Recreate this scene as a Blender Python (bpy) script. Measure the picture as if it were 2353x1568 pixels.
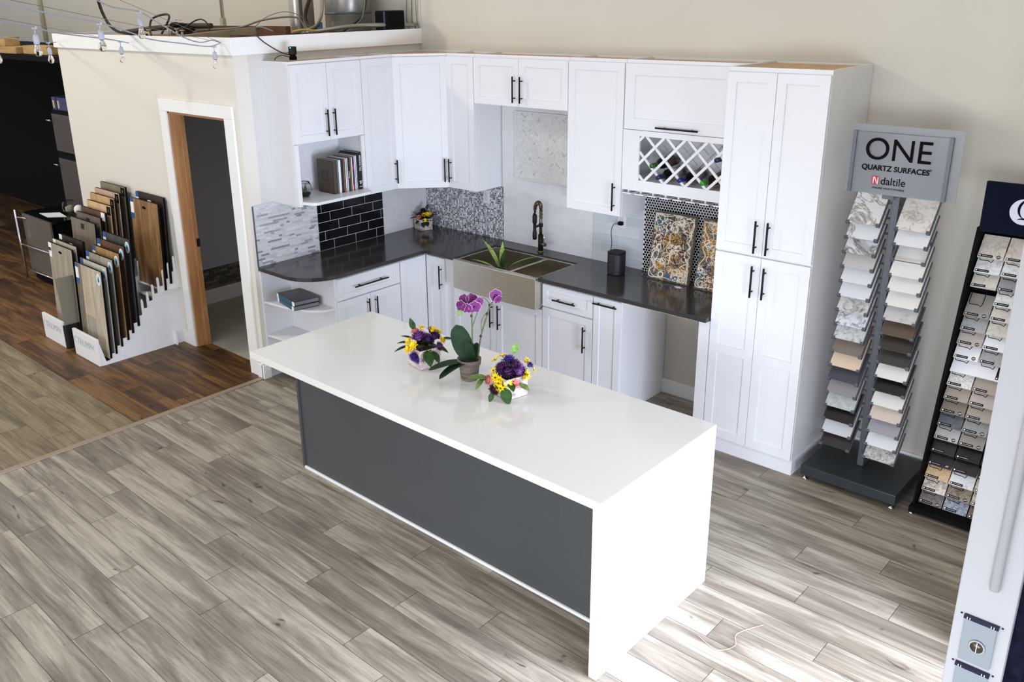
import bpy, bmesh, math, random
from mathutils import Vector, Matrix
PI = math.pi
R = math.radians
random.seed(7)
for o in list(bpy.data.objects): bpy.data.objects.remove(o)
SC = bpy.context.scene
COL = SC.collection

# ------------------------------------------------------------------ camera, world, lights, exposure
cam = bpy.data.cameras.new('camera'); cob = bpy.data.objects.new('camera', cam); COL.objects.link(cob)
yaw, pitch, roll = R(43.60074), R(-18.90701), R(-1.17391)
fwd = Vector((-math.sin(yaw)*math.cos(pitch), math.cos(yaw)*math.cos(pitch), math.sin(pitch)))
rgt = Vector((math.cos(yaw), math.sin(yaw), 0)); upv = rgt.cross(fwd)
r2 = rgt*math.cos(roll)+upv*math.sin(roll); u2 = -rgt*math.sin(roll)+upv*math.cos(roll)
m = Matrix((r2, u2, -fwd)).transposed().to_4x4(); m.translation = Vector((5.72113, -5.41201, 2.83187))
cob.matrix_world = m
cam.sensor_width = 36; cam.lens = 2035.33*36/2353
cam.shift_x = 87.15/2353; cam.shift_y = -87.3/2353
cam.clip_start = .05; cam.clip_end = 100
SC.camera = cob

w = bpy.data.worlds.new('world'); SC.world = w; w.use_nodes = True
bg = w.node_tree.nodes['Background']; bg.inputs[0].default_value = (.95, .96, 1, 1); bg.inputs[1].default_value = .68

def area(name, loc, target, sx, sy, power, col, spread=180):
    l = bpy.data.lights.new(name, 'AREA'); l.shape = 'RECTANGLE'; l.size = sx; l.size_y = sy
    l.energy = power; l.color = col; l.spread = R(spread)
    o = bpy.data.objects.new(name, l); COL.objects.link(o); o.location = loc
    d = Vector(target)-Vector(loc); o.rotation_euler = d.to_track_quat('-Z', 'Y').to_euler()
    return o
area('ceiling_light', (-4.6, -5.6, 6.0), (1.2, -.8, 1.0), .7, .7, 165, (1, .90, .72))
area('bay_daylight', (6.35, -2.9, .85), (4.2, -3.1, .1), 2.4, 1.3, 190, (.72, .80, 1), 115)
area('front_fill', (2.6, -9.8, 1.7), (2.6, 0, .8), 5.0, 2.8, 190, (.91, .94, 1))  # broad fill added behind the camera to brighten the cabinet fronts, no real window
area('low_cool_fill', (6.5, -7.8, 1.2), (4.1, 0, .35), 2.4, 1.8, 26, (.78, .86, 1), 50)  # added cool fill lifting the sample stands and lower wall, no window modelled
SC.view_settings.view_transform = 'Standard'; SC.view_settings.look = 'None'
SC.view_settings.gamma = 1; SC.view_settings.exposure = 0.13; SC.view_settings.use_curve_mapping = False

# ------------------------------------------------------------------ materials
def lin(c):
    return tuple(((x/255)/12.92 if x/255 <= .04045 else ((x/255+.055)/1.055)**2.4) for x in c)+(1,)
def newmat(name):
    mt = bpy.data.materials.new(name); mt.use_nodes = True
    return mt, mt.node_tree, mt.node_tree.nodes['Principled BSDF']
def N(nt, t, **kw):
    n = nt.nodes.new(t)
    for k, v in kw.items(): setattr(n, k, v)
    return n
def L(nt, a, b): nt.links.new(a, b)
def coords(nt, scale=(1, 1, 1), rot=(0, 0, 0), loc=(0, 0, 0)):
    g = N(nt, 'ShaderNodeNewGeometry'); mp = N(nt, 'ShaderNodeMapping')
    L(nt, g.outputs['Position'], mp.inputs[0])
    mp.inputs['Scale'].default_value = scale; mp.inputs['Rotation'].default_value = rot; mp.inputs['Location'].default_value = loc
    return mp.outputs[0]
def ramp(nt, fac, stops):
    r = N(nt, 'ShaderNodeValToRGB'); L(nt, fac, r.inputs[0])
    e = r.color_ramp.elements
    while len(e) < len(stops): e.new(.5)
    for i, (p, c) in enumerate(stops):
        e[i].position = p; e[i].color = c if len(c) == 4 else lin(c)
    return r.outputs[0]
def noise(nt, vec, scale, detail=3, rough=.55, dist=0):
    n = N(nt, 'ShaderNodeTexNoise'); L(nt, vec, n.inputs['Vector'])
    n.inputs['Scale'].default_value = scale; n.inputs['Detail'].default_value = detail
    n.inputs['Roughness'].default_value = rough; n.inputs['Distortion'].default_value = dist
    return n.outputs['Fac']
def bump(nt, b, h, strength=.2, dist=.002):
    n = N(nt, 'ShaderNodeBump'); n.inputs['Strength'].default_value = strength; n.inputs['Distance'].default_value = dist
    L(nt, h, n.inputs['Height']); L(nt, n.outputs[0], b.inputs['Normal'])
def mixc(nt, fac, a, b, mode='MIX'):
    n = N(nt, 'ShaderNodeMix', data_type='RGBA', blend_type=mode)
    if isinstance(fac, (int, float)): n.inputs[0].default_value = fac
    else: L(nt, fac, n.inputs[0])
    for i, x in ((6, a), (7, b)):
        if isinstance(x, tuple): n.inputs[i].default_value = x if len(x) == 4 and max(x) <= 1 else lin(x)
        else: L(nt, x, n.inputs[i])
    return n.outputs[2]
def math_(nt, op, a, b=None):
    n = N(nt, 'ShaderNodeMath', operation=op)
    for i, x in enumerate((a, b)):
        if x is None: continue
        if isinstance(x, (int, float)): n.inputs[i].default_value = x
        else: L(nt, x, n.inputs[i])
    return n.outputs[0]
_mc = {}
def plain(name, rgb, rough=.5, metal=0, var=0.0, vs=8, coat=0, spec=None):
    if name in _mc: return _mc[name]
    mt, nt, b = newmat(name)
    b.inputs['Roughness'].default_value = rough; b.inputs['Metallic'].default_value = metal
    if coat: b.inputs['Coat Weight'].default_value = coat
    if spec is not None: b.inputs['Specular IOR Level'].default_value = spec
    c = lin(rgb)
    n = noise(nt, coords(nt), vs, 4)
    v = var if var else .03
    lo = tuple(x*(1-v) for x in c[:3])+(1,); hi = tuple(min(1, x*(1+v)) for x in c[:3])+(1,)
    L(nt, ramp(nt, n, [(.3, lo), (.7, hi)]), b.inputs['Base Color'])
    _mc[name] = mt
    return mt
M = {}
M['cab'] = plain('white_lacquer', (222, 222, 224), .38, var=.01)
M['cabin'] = plain('white_interior', (222, 222, 228), .5, var=.01)
M['wood_raw'] = plain('raw_plywood', (196, 160, 118), .8, var=.2, vs=14)
M['black'] = plain('black_satin', (12, 12, 14), .6, spec=.3)
M['blackm'] = plain('black_matte', (9, 9, 10), .9, spec=.15)
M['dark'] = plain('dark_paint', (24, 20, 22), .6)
M['chrome'] = plain('chrome', (215, 215, 218), .16, 1)
M['steelpost'] = plain('grey_steel', (92, 95, 102), .45, .3)
M['white'] = plain('white_paint', (232, 232, 232), .5, var=.015)
M['whitetrim'] = plain('white_trim_paint', (238, 238, 236), .4, var=.01)
M['greypanel'] = plain('grey_laminate', (70, 72, 73), .55, var=.06, vs=60)
M['darkslab'] = plain('dark_slab', (44, 50, 54), .35, var=.1)
M['leaf'] = plain('leaf_green', (38, 68, 24), .65, var=.4, vs=40, spec=.25)
M['leafd'] = plain('leaf_dark', (16, 44, 18), .55, var=.35, vs=30, spec=.25)
M['leafl'] = plain('leaf_light', (104, 128, 66), .65, var=.35, vs=60, spec=.25)
M['stem'] = plain('stem_green', (70, 84, 40), .5, var=.3, vs=60)
M['purple'] = plain('petal_purple', (72, 26, 84), .6, var=.35, vs=80)
M['violet'] = plain('petal_violet', (56, 36, 116), .6, var=.3, vs=80)
M['mauve'] = plain('petal_mauve', (112, 62, 124), .6, var=.3, vs=80)
M['yellow'] = plain('petal_yellow', (250, 214, 14), .6, var=.15, vs=80)
M['pink'] = plain('petal_pink', (206, 122, 108), .6, var=.25, vs=80)
M['maroon'] = plain('petal_maroon', (50, 8, 22), .6, var=.3, vs=80)
M['orchid'] = plain('orchid_magenta', (92, 6, 84), .7, var=.25, vs=60)
M['orchidw'] = plain('orchid_rim', (232, 205, 228), .5, var=.05)
M['soil'] = plain('soil', (40, 30, 24), .95, var=.4, vs=90)
M['cable_b'] = plain('black_cable', (18, 18, 18), .6)
M['cable_w'] = plain('pale_cable', (158, 158, 170), .7)
M['cable_g'] = plain('grey_cable', (120, 116, 104), .6)
M['paper'] = plain('white_paper', (240, 240, 240), .8)
def wall_mat(name, rgb, v=.05):
    mt, nt, b = newmat(name); b.inputs['Roughness'].default_value = .85
    c = lin(rgb)
    n = noise(nt, coords(nt), 1.3, 5)
    L(nt, ramp(nt, n, [(.3, tuple(x*(1-v) for x in c[:3])+(1,)), (.7, c)]), b.inputs['Base Color'])
    bump(nt, b, noise(nt, coords(nt), 160, 3), .15, .002)
    return mt
M['backwall'] = wall_mat('wall_concrete_paint', (206, 201, 188))
M['cream'] = wall_mat('wall_cream_paint', (222, 217, 206), .02)
M['kitwall'] = wall_mat('wall_grey_white_paint', (208, 206, 202), .03)
M['slate'] = wall_mat('wall_slate_paint', (190, 192, 206), .05)

def wood(name, stops, grain_dir='x', scale=1.0, rough=.5, attr=True, knots=True, bumpy=.12):
    """plank wood; the per plank number in attribute 'rnd' shifts the grain"""
    mt, nt, b = newmat(name); b.inputs['Roughness'].default_value = rough
    g = N(nt, 'ShaderNodeNewGeometry')
    vec = g.outputs['Position']
    if attr:
        a = N(nt, 'ShaderNodeAttribute', attribute_name='rnd'); 
        vm = N(nt, 'ShaderNodeVectorMath', operation='MULTIPLY_ADD')
        L(nt, a.outputs['Color'], vm.inputs[0]); vm.inputs[1].default_value = (37, 53, 29); L(nt, vec, vm.inputs[2]); vec = vm.outputs[0]
    mp = N(nt, 'ShaderNodeMapping'); L(nt, vec, mp.inputs[0])
    s = {'x': (.16, 1, 1), 'y': (1, .16, 1), 'z': (1, 1, .16)}[grain_dir]
    mp.inputs['Scale'].default_value = tuple(k*scale for k in s)
    n1 = noise(nt, mp.outputs[0], 9, 6, .6, .6)
    mp2 = N(nt, 'ShaderNodeMapping'); L(nt, vec, mp2.inputs[0])
    s2 = {'x': (.035, 1, 1), 'y': (1, .035, 1), 'z': (1, 1, .035)}[grain_dir]
    mp2.inputs['Scale'].default_value = tuple(k*scale for k in s2)
    n2 = noise(nt, mp2.outputs[0], 70, 4, .6)
    f = math_(nt, 'ADD', math_(nt, 'MULTIPLY', n1, .72), math_(nt, 'MULTIPLY', n2, .28))
    if attr:
        f = math_(nt, 'ADD', f, math_(nt, 'MULTIPLY', math_(nt, 'SUBTRACT', a.outputs['Fac'], .5), .22))
    c = ramp(nt, f, stops)
    if knots:
        mp3 = N(nt, 'ShaderNodeMapping'); L(nt, vec, mp3.inputs[0]); s3 = {'x': (.35, 1, 1), 'y': (1, .35, 1), 'z': (1, 1, .35)}[grain_dir]
        mp3.inputs['Scale'].default_value = s3
        k = noise(nt, mp3.outputs[0], 14*scale, 2, .5, 1.0)
        k = ramp(nt, k, [(.66, (0, 0, 0, 1)), (.8, (1, 1, 1, 1))])
        c = mixc(nt, math_(nt, 'MULTIPLY', k, .45), c, stops[0][1])
    L(nt, c, b.inputs['Base Color'])
    bump(nt, b, n2, bumpy, .001)
    return mt
def grey_floor(name, dark, mid, light, streak, rough=.4, pv=.16):
    mt, nt, b = newmat(name); b.inputs['Roughness'].default_value = rough
    g = N(nt, 'ShaderNodeNewGeometry'); a = N(nt, 'ShaderNodeAttribute', attribute_name='rnd')
    vm = N(nt, 'ShaderNodeVectorMath', operation='MULTIPLY_ADD'); L(nt, a.outputs['Color'], vm.inputs[0]); vm.inputs[1].default_value = (37, 53, 29); L(nt, g.outputs['Position'], vm.inputs[2])
    def mp(sx, sy):
        m_ = N(nt, 'ShaderNodeMapping'); L(nt, vm.outputs[0], m_.inputs[0]); m_.inputs['Scale'].default_value = (sx, sy, 1); return m_.outputs[0]
    n1 = noise(nt, mp(.13, 1), 8.5, 6, .62, .6)
    f = math_(nt, 'ADD', n1, math_(nt, 'MULTIPLY', math_(nt, 'SUBTRACT', a.outputs['Fac'], .5), pv))
    c = ramp(nt, f, [(.3, dark), (.46, mid), (.6, light)])
    n2 = noise(nt, mp(.03, 1), 62, 5, .65, .2)
    st = ramp(nt, n2, [(.36, (1, 1, 1, 1)), (.52, (0, 0, 0, 1))])
    c = mixc(nt, math_(nt, 'MULTIPLY', st, .42), c, streak)
    n4 = noise(nt, mp(.09, 1), 20, 4, .6, .6)
    st2 = ramp(nt, n4, [(.58, (0, 0, 0, 1)), (.7, (1, 1, 1, 1))])
    c = mixc(nt, math_(nt, 'MULTIPLY', st2, .4), c, streak)
    n3 = noise(nt, mp(.42, 1), 13, 2, .5, .8)
    kn = ramp(nt, n3, [(.70, (0, 0, 0, 1)), (.76, (1, 1, 1, 1))])
    c = mixc(nt, math_(nt, 'MULTIPLY', kn, .75), c, tuple(int(x*.55) for x in streak))
    L(nt, c, b.inputs['Base Color']); bump(nt, b, n2, .12, .001)
    return mt
M['floor'] = grey_floor('grey_oak_plank', (106, 96, 83), (138, 127, 112), (174, 164, 147), (76, 67, 58))
M['floor_walnut'] = grey_floor('walnut_plank', (46, 28, 13), (84, 55, 27), (128, 90, 44), (32, 20, 10), .5, .14)
M['floor_tan'] = grey_floor('tan_oak_plank', (98, 85, 62), (122, 108, 82), (148, 134, 106), (74, 62, 44), .5, .1)
M['tilefloor'] = plain('beige_floor_tile', (186, 182, 168), .5, var=.08, vs=5)
M['oak'] = wood('oak_jamb', [(.3, (150, 100, 60)), (.55, (184, 134, 86)), (.75, (206, 160, 110))], 'z', 1.6, .5, False, False)
M['strip'] = plain('threshold_strip', (150, 132, 112), .5)

def quartz(name, base, fleck, rough, amt=.5, scale=260):
    mt, nt, b = newmat(name); b.inputs['Roughness'].default_value = rough
    n = noise(nt, coords(nt), scale, 2, .6)
    L(nt, ramp(nt, n, [(.45, lin(base)), (.62, lin(base)), (.72, lin(fleck))]), b.inputs['Base Color'])
    return mt
M['counter'] = quartz('dark_quartz', (50, 49, 49), (84, 82, 78), .14)
M['island'] = quartz('white_quartz', (228, 227, 222), (216, 214, 208), .12)
def stone(name, base, dark, kind, rough=.3, scale=1.0):
    mt, nt, b = newmat(name); b.inputs['Roughness'].default_value = rough
    v = coords(nt, loc=(random.random()*9, random.random()*9, 0))
    if kind == 'vein':
        n = noise(nt, v, 5*scale, 5, .6, 1.6)
        f = math_(nt, 'ABSOLUTE', math_(nt, 'SUBTRACT', n, .5))
        L(nt, ramp(nt, f, [(0, lin(dark)), (.035, lin(base)), (.3, lin(base))]), b.inputs['Base Color'])
    elif kind == 'marble':
        n = noise(nt, v, 14*scale, 8, .7, .8)
        L(nt, ramp(nt, n, [(.32, lin(dark)), (.52, lin(base)), (.7, lin(base))]), b.inputs['Base Color'])
    elif kind == 'granite':
        n = noise(nt, v, 60*scale, 6, .75, .3)
        L(nt, ramp(nt, n, [(.38, lin(dark)), (.5, lin(base)), (.62, lin(tuple(min(255, x+25) for x in base)))]), b.inputs['Base Color'])
    else:
        n = noise(nt, v, 300*scale, 3, .7)
        L(nt, ramp(nt, n, [(.3, lin(dark)), (.6, lin(base))]), b.inputs['Base Color'])
    return mt
mt, nt, b = newmat('brushed_steel'); b.inputs['Metallic'].default_value = 1
n = noise(nt, coords(nt, (1, 1, 60)), 12, 3, .6)
L(nt, ramp(nt, n, [(.3, (196, 190, 176)), (.7, (222, 216, 202))]), b.inputs['Base Color']); b.inputs['Roughness'].default_value = .3
b.inputs['Anisotropic'].default_value = .6
M['steel'] = mt
mt, nt, b = newmat('clear_glass'); b.inputs['Transmission Weight'].default_value = 1; b.inputs['Roughness'].default_value = .02; b.inputs['IOR'].default_value = 1.12
L(nt, ramp(nt, noise(nt, coords(nt), 3), [(0, (245, 248, 248)), (1, (250, 252, 252))]), b.inputs['Base Color'])
M['glass'] = mt
mt, nt, b = newmat('smoky_acrylic'); b.inputs['Transmission Weight'].default_value = .35; b.inputs['Roughness'].default_value = .25; b.inputs['Alpha'].default_value = .72; b.inputs['Specular IOR Level'].default_value = .3
L(nt, ramp(nt, noise(nt, coords(nt), 2), [(.3, (150, 154, 160)), (.7, (162, 166, 170))]), b.inputs['Base Color'])
M['acrylic'] = mt
mt, nt, b = newmat('tile_attr'); b.inputs['Roughness'].default_value = .28
a = N(nt, 'ShaderNodeAttribute', attribute_name='col'); n = noise(nt, coords(nt), 60, 4, .6)
L(nt, mixc(nt, .12, a.outputs['Color'], ramp(nt, n, [(.3, (90, 90, 92)), (.7, (250, 250, 250))])), b.inputs['Base Color'])
M['tileattr'] = mt
mt, nt, b = newmat('tile_gloss_attr'); b.inputs['Roughness'].default_value = .1
a = N(nt, 'ShaderNodeAttribute', attribute_name='col'); L(nt, a.outputs['Color'], b.inputs['Base Color'])
M['tilegloss'] = mt
M['grout'] = plain('grout_light', (206, 204, 206), .9)
M['groutw'] = plain('grout_white', (222, 221, 222), .9)

# ------------------------------------------------------------------ mesh builder
ORG = {}
class MB:
    def __init__(s): s.bm = bmesh.new(); s.cl = None; s.mi = 0
    def _f(s, fs):
        for f in fs: f.material_index = s.mi
    def hexa(s, P):
        v = [s.bm.verts.new(p) for p in P]
        s._f([s.bm.faces.new([v[i] for i in q]) for q in ((0, 3, 2, 1), (4, 5, 6, 7), (0, 1, 5, 4), (1, 2, 6, 5), (2, 3, 7, 6), (3, 0, 4, 7))])
        return s
    def box(s, x0, x1, y0, y1, z0, z1, mat=None):
        if x0 > x1: x0, x1 = x1, x0
        if y0 > y1: y0, y1 = y1, y0
        if z0 > z1: z0, z1 = z1, z0
        P = [(x0, y0, z0), (x1, y0, z0), (x1, y1, z0), (x0, y1, z0), (x0, y0, z1), (x1, y0, z1), (x1, y1, z1), (x0, y1, z1)]
        if mat is not None: P = [mat @ Vector(p) for p in P]
        return s.hexa(P)
    def prism(s, pts, z0, z1, mat=None):
        lo = [Vector((x, y, z0)) for x, y in pts]; hi = [Vector((x, y, z1)) for x, y in pts]
        if mat is not None: lo = [mat @ p for p in lo]; hi = [mat @ p for p in hi]
        a = [s.bm.verts.new(p) for p in lo]; b_ = [s.bm.verts.new(p) for p in hi]
        n = len(pts); fs = [s.bm.faces.new(list(reversed(a))), s.bm.faces.new(b_)]
        for i in range(n): fs.append(s.bm.faces.new([a[i], a[(i+1) % n], b_[(i+1) % n], b_[i]]))
        s._f(fs); return s
    def tube(s, pts, r, seg=8, cap=True, closed=False):
        pts = [Vector(p) for p in pts]; n = len(pts); rr = r if isinstance(r, (list, tuple)) else [r]*n
        rings = []; pn = None
        for i, p in enumerate(pts):
            if i == 0: t = pts[1]-p
            elif i == n-1: t = p-pts[i-1]
            else: t = (pts[i+1]-pts[i-1])
            if t.length < 1e-9: t = Vector((0, 0, 1))
            t.normalize()
            if pn is None:
                ref = Vector((0, 0, 1)) if abs(t.z) < .9 else Vector((1, 0, 0)); pn = t.cross(ref).normalized()
            else:
                pn = (pn-t*pn.dot(t))
                pn = pn.normalized() if pn.length > 1e-6 else t.cross(Vector((0, 1, 0))).normalized()
            bn = t.cross(pn)
            rings.append([s.bm.verts.new(p+(pn*math.cos(2*PI*k/seg)+bn*math.sin(2*PI*k/seg))*rr[i]) for k in range(seg)])
        fs = []
        for i in range(n-1):
            for k in range(seg):
                f = s.bm.faces.new([rings[i][k], rings[i][(k+1) % seg], rings[i+1][(k+1) % seg], rings[i+1][k]]); f.smooth = seg > 5; fs.append(f)
        if cap:
            fs.append(s.bm.faces.new(list(reversed(rings[0])))); fs.append(s.bm.faces.new(rings[-1]))
        s._f(fs); return s
    def cyl(s, a, b_, r, seg=16): return s.tube([a, b_], r, seg)
    def lathe(s, prof, c, seg=24, mat=None):
        rings = []
        for (r, z) in prof:
            ring = []
            for k in range(seg):
                p = Vector((r*math.cos(2*PI*k/seg), r*math.sin(2*PI*k/seg), z))
                if mat is not None: p = mat @ p
                ring.append(s.bm.verts.new(p+Vector(c)))
            rings.append(ring)
        fs = []
        for i in range(len(prof)-1):
            for k in range(seg):
                f = s.bm.faces.new([rings[i][k], rings[i][(k+1) % seg], rings[i+1][(k+1) % seg], rings[i+1][k]]); f.smooth = True; fs.append(f)
        if prof[0][0] > 1e-4: fs.append(s.bm.faces.new(list(reversed(rings[0]))))
        if prof[-1][0] > 1e-4: fs.append(s.bm.faces.new(rings[-1]))
        s._f(fs); return s
    def blob(s, c, r, sc=(1, 1, 1), sub=2, jit=0, rnd=random):
        g = bmesh.ops.create_icosphere(s.bm, subdivisions=sub, radius=1)
        for v in g['verts']:
            k = 1+(rnd.uniform(-jit, jit) if jit else 0)
            v.co = Vector((v.co.x*r*sc[0]*k+c[0], v.co.y*r*sc[1]*k+c[1], v.co.z*r*sc[2]*k+c[2]))
            for f in v.link_faces: f.smooth = True; f.material_index = s.mi
        return s
    def leaf(s, p, d, up, ln, wd, curl=.25, n=6, fold=.2, rd=0):
        p = Vector(p); d = Vector(d).normalized(); side = d.cross(Vector(up))
        if side.length < 1e-4: side = Vector((1, 0, 0))
        side.normalize(); nn = side.cross(d).normalized()
        rows = []
        for i in range(n+1):
            t = i/n; w_ = wd*.5*((math.sin(PI*min(1, t**.8))**.8 if not rd else (math.sqrt(max(0, 1-(2*t-1)**2)))**.9) if 0 < t < 1 else 0.02)
            c = p+d*ln*t-nn*(curl*ln*t*t)
            rows.append([c-side*w_+nn*w_*fold, c, c+side*w_+nn*w_*fold])
        vs = [[s.bm.verts.new(q) for q in r_] for r_ in rows]
        for i in range(n):
            for k in range(2):
                f = s.bm.faces.new([vs[i][k], vs[i][k+1], vs[i+1][k+1], vs[i+1][k]]); f.smooth = True; f.material_index = s.mi
        return s
    def poly(s, pts, col=None, rnd=None):
        f = s.bm.faces.new([s.bm.verts.new(p) for p in pts]); f.material_index = s.mi
        if col is not None:
            if s.cl is None: s.cl = s.bm.loops.layers.float_color.new('col')
            for l in f.loops: l[s.cl] = col
        if rnd is not None:
            if s.cl is None: s.cl = s.bm.loops.layers.float_color.new('rnd')
            for l in f.loops: l[s.cl] = (rnd[0], rnd[1], rnd[2], 1)
        return f
    def build(s, name, mats, parent=None, bevel=0, solid=0, loc=None, label=None):
        if not isinstance(mats, (list, tuple)): mats = [mats]
        bm = s.bm
        if parent is not None: o_ = ORG[parent.name]
        elif loc is not None: o_ = Vector(loc)
        else:
            xs = [v.co for v in bm.verts]
            o_ = Vector((sum(c.x for c in xs)/len(xs), sum(c.y for c in xs)/len(xs), min(c.z for c in xs)))
        bmesh.ops.translate(bm, verts=bm.verts, vec=-o_)
        me = bpy.data.meshes.new(name); bm.normal_update(); bm.to_mesh(me); bm.free()
        for m_ in mats: me.materials.append(m_)
        ob = bpy.data.objects.new(name, me); COL.objects.link(ob)
        if parent is not None: ob.parent = parent
        else: ob.location = o_
        ORG[ob.name] = o_
        if solid:
            md = ob.modifiers.new('thickness', 'SOLIDIFY'); md.thickness = solid; md.offset = 0
        if bevel:
            md = ob.modifiers.new('bevel', 'BEVEL'); md.width = bevel; md.segments = 2; md.limit_method = 'ANGLE'; md.angle_limit = R(40)
        if label: ob['label'] = label
        return ob
def thing(name, label, cat, loc, group=None):
    o = bpy.data.objects.new(name, None); COL.objects.link(o); o.location = loc; o.empty_display_size = .1
    o['label'] = label; o['category'] = cat
    if group: o['group'] = group
    ORG[o.name] = Vector(loc)
    return o
def tag(o, label, cat, group=None):
    o['label'] = label; o['category'] = cat
    if group: o['group'] = group
    return o
def struct(name, mb, mats, label=None, bevel=0):
    o = mb.build(name, mats, bevel=bevel); o['kind'] = 'structure'
    if label: o['label'] = label
    return o
def frame(origin, right, out):
    """local u=right, v=up, w=outward from the face"""
    r_ = Vector(right).normalized(); w_ = Vector(out).normalized(); m_ = Matrix((r_, Vector((0, 0, 1)), w_)).transposed().to_4x4()
    m_.translation = Vector(origin); return m_
def crv(pts, n=6):
    """smooth catmull-rom through points"""
    P = [Vector(p) for p in pts]; out = []
    for i in range(len(P)-1):
        a_ = P[max(i-1, 0)]; b_ = P[i]; c_ = P[i+1]; d_ = P[min(i+2, len(P)-1)]
        for k in range(n):
            t = k/n
            out.append(.5*((2*b_)+(c_-a_)*t+(2*a_-5*b_+4*c_-d_)*t*t+(3*b_-a_-3*c_+d_)*t**3))
    out.append(P[-1]); return out
def text(s_, name, parent, mat, fr, u, v, size, ext=.0006, align='LEFT', off=0, sx=1, rot=0, space=1):
    c = bpy.data.curves.new(name, 'FONT'); c.body = s_; c.size = size; c.extrude = ext; c.align_x = align; c.offset = off; c.space_character = space
    c.materials.append(mat)
    tmp = bpy.data.objects.new(name+'_tmp', c); COL.objects.link(tmp)
    bpy.context.view_layer.update()
    me = bpy.data.meshes.new_from_object(tmp.evaluated_get(bpy.context.evaluated_depsgraph_get()))
    bpy.data.objects.remove(tmp)
    T = fr @ Matrix.Translation((u, v, 0)) @ Matrix.Rotation(rot, 4, 'Z') @ Matrix.Diagonal((sx, 1, 1, 1))
    T = Matrix.Translation(-ORG[parent.name]) @ T
    me.transform(T); me.name = name
    ob = bpy.data.objects.new(name, me); COL.objects.link(ob); ob.parent = parent; ORG[ob.name] = ORG[parent.name]
    return ob

# ------------------------------------------------------------------ the setting
def plank_field(x0, x1, y0, y1, wd, ln, ystart, known={}, gap=.0012, z=0.0, seed=1):
    rn = random.Random(seed); mb = MB()
    k = math.floor((y0-ystart)/wd)
    while ystart+k*wd < y1:
        a_, b_ = ystart+k*wd, ystart+(k+1)*wd
        off = known.get(k, None)
        if off is None: off = (k*.397+rn.uniform(-.12, .12)) * ln
        x = x0-((x0-off) % ln)
        while x < x1:
            xa, xb, ya, yb = max(x, x0)+gap, min(x+ln, x1)-gap, max(a_, y0)+gap, min(b_, y1)-gap
            if xb-xa > .01 and yb-ya > .005:
                mb.poly([(xa, ya, z), (xb, ya, z), (xb, yb, z), (xa, yb, z)], rnd=(rn.random(), rn.random(), rn.random()))
            x += ln
        k += 1
    return mb
fl = plank_field(0, 9, -9, 0, .168, 1.208, -3.234, {-7: 1.516, -5: .842, -2: 2.0, -1: 1.71})
fl.mi = 1; fl.box(0, 9, -9, 0, -.05, -.0015)
struct('floor', fl, [M['floor'], plain('floor_seam', (96, 86, 76), .9)], 'grey oak plank floor under the white island')
fl = plank_field(-15, -.03, -2.93, -1.72, .19, 1.2, -2.93, seed=5)
fl.mi = 1; fl.box(-15, -.03, -2.93, -1.72, -.05, -.0015)
struct('floor', fl, [M['floor_walnut'], plain('floor_seam_dark', (26, 16, 10), .9)], 'dark walnut plank floor in front of the doorway')
fl = plank_field(-15, -.03, -9, -2.93, .18, 1.2, -2.93, seed=9)
fl.mi = 1; fl.box(-15, -.03, -9, -2.93, -.05, -.0015)
struct('floor', fl, [M['floor_tan'], plain('floor_seam_tan', (70, 58, 42), .9)], 'tan plank floor at the left edge')
fl = MB(); fl.box(-2.83, -.12, -1.72, -.0, -.05, -.001)
struct('floor', fl, M['tilefloor'], 'beige floor inside the doorway')
fl = MB(); fl.box(-15, -2.83, -1.72, 0, -.05, -.001)
struct('floor', fl, M['floor_walnut'], 'dark floor behind the left displays')
mb = MB(); mb.prism([(-.028, -9), (.022, -9), (.022, -1.86), (-.028, -1.86)], 0, .007); struct('trim_1', mb, M['strip'], 'beige threshold strip between the floors', bevel=.002)
mb = MB(); mb.box(-15, 9, 0, .15, -.05, 5.2); struct('wall_back', mb, M['backwall'], 'tall cream wall behind the kitchen')
mb = MB(); mb.box(5.12, 5.25, -1.6, 0, -.05, 5.2); struct('wall_right', mb, M['cream'], 'wall beside the sample racks')
# rest room block
mb = MB(); D0, D1, DZ = -1.042, -.182, 2.035
mb.box(-2.95, D0, -1.84, -1.72, 0, 2.5); mb.box(D1, 0, -1.84, -1.72, 0, 2.5); mb.box(D0, D1, -1.84, -1.72, DZ, 2.5)
struct('wall_left', mb, M['cream'], 'cream partition wall with the doorway')
mb = MB(); mb.box(-.12, 0, -1.72, 0, 0, 2.5); struct('wall_kitchen', mb, M['kitwall'], 'grey white wall at the left end of the kitchen')
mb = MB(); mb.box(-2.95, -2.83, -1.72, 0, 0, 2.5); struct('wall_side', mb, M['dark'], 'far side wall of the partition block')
mb = MB(); mb.box(-2.96, .0, -1.85, 0, 2.5, 2.565); struct('ceiling', mb, plain('dusty_plywood', (120, 84, 62), .9, var=.3, vs=6), 'dusty plywood lid of the partition block')
mb = MB(); mb.box(-2.975, .022, -1.862, -1.84, 2.49, 2.612); mb.box(0, .022, -1.84, 0, 2.49, 2.612); mb.box(-2.975, -2.955, -1.84, 0, 2.49, 2.612)
struct('trim_2', mb, M['whitetrim'], 'white fascia band round the partition block', bevel=.002)
mb = MB(); mb.box(-2.02, -1.99, -1.72, 0, .36, 2.5); struct('wall_inner', mb, M['slate'], 'slate grey wall inside the doorway')
mb = MB()
mb.box(-2.03, -1.985, -1.72, 0, 0, .148); struct('baseboard_inner', mb, M['whitetrim'], 'white baseboard inside the doorway')
rn = random.Random(3); mb = MB(); mb.mi = 1; mb.box(-2.02, -1.99, -1.72, 0, .148, .36); mb.mi = 0
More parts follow.
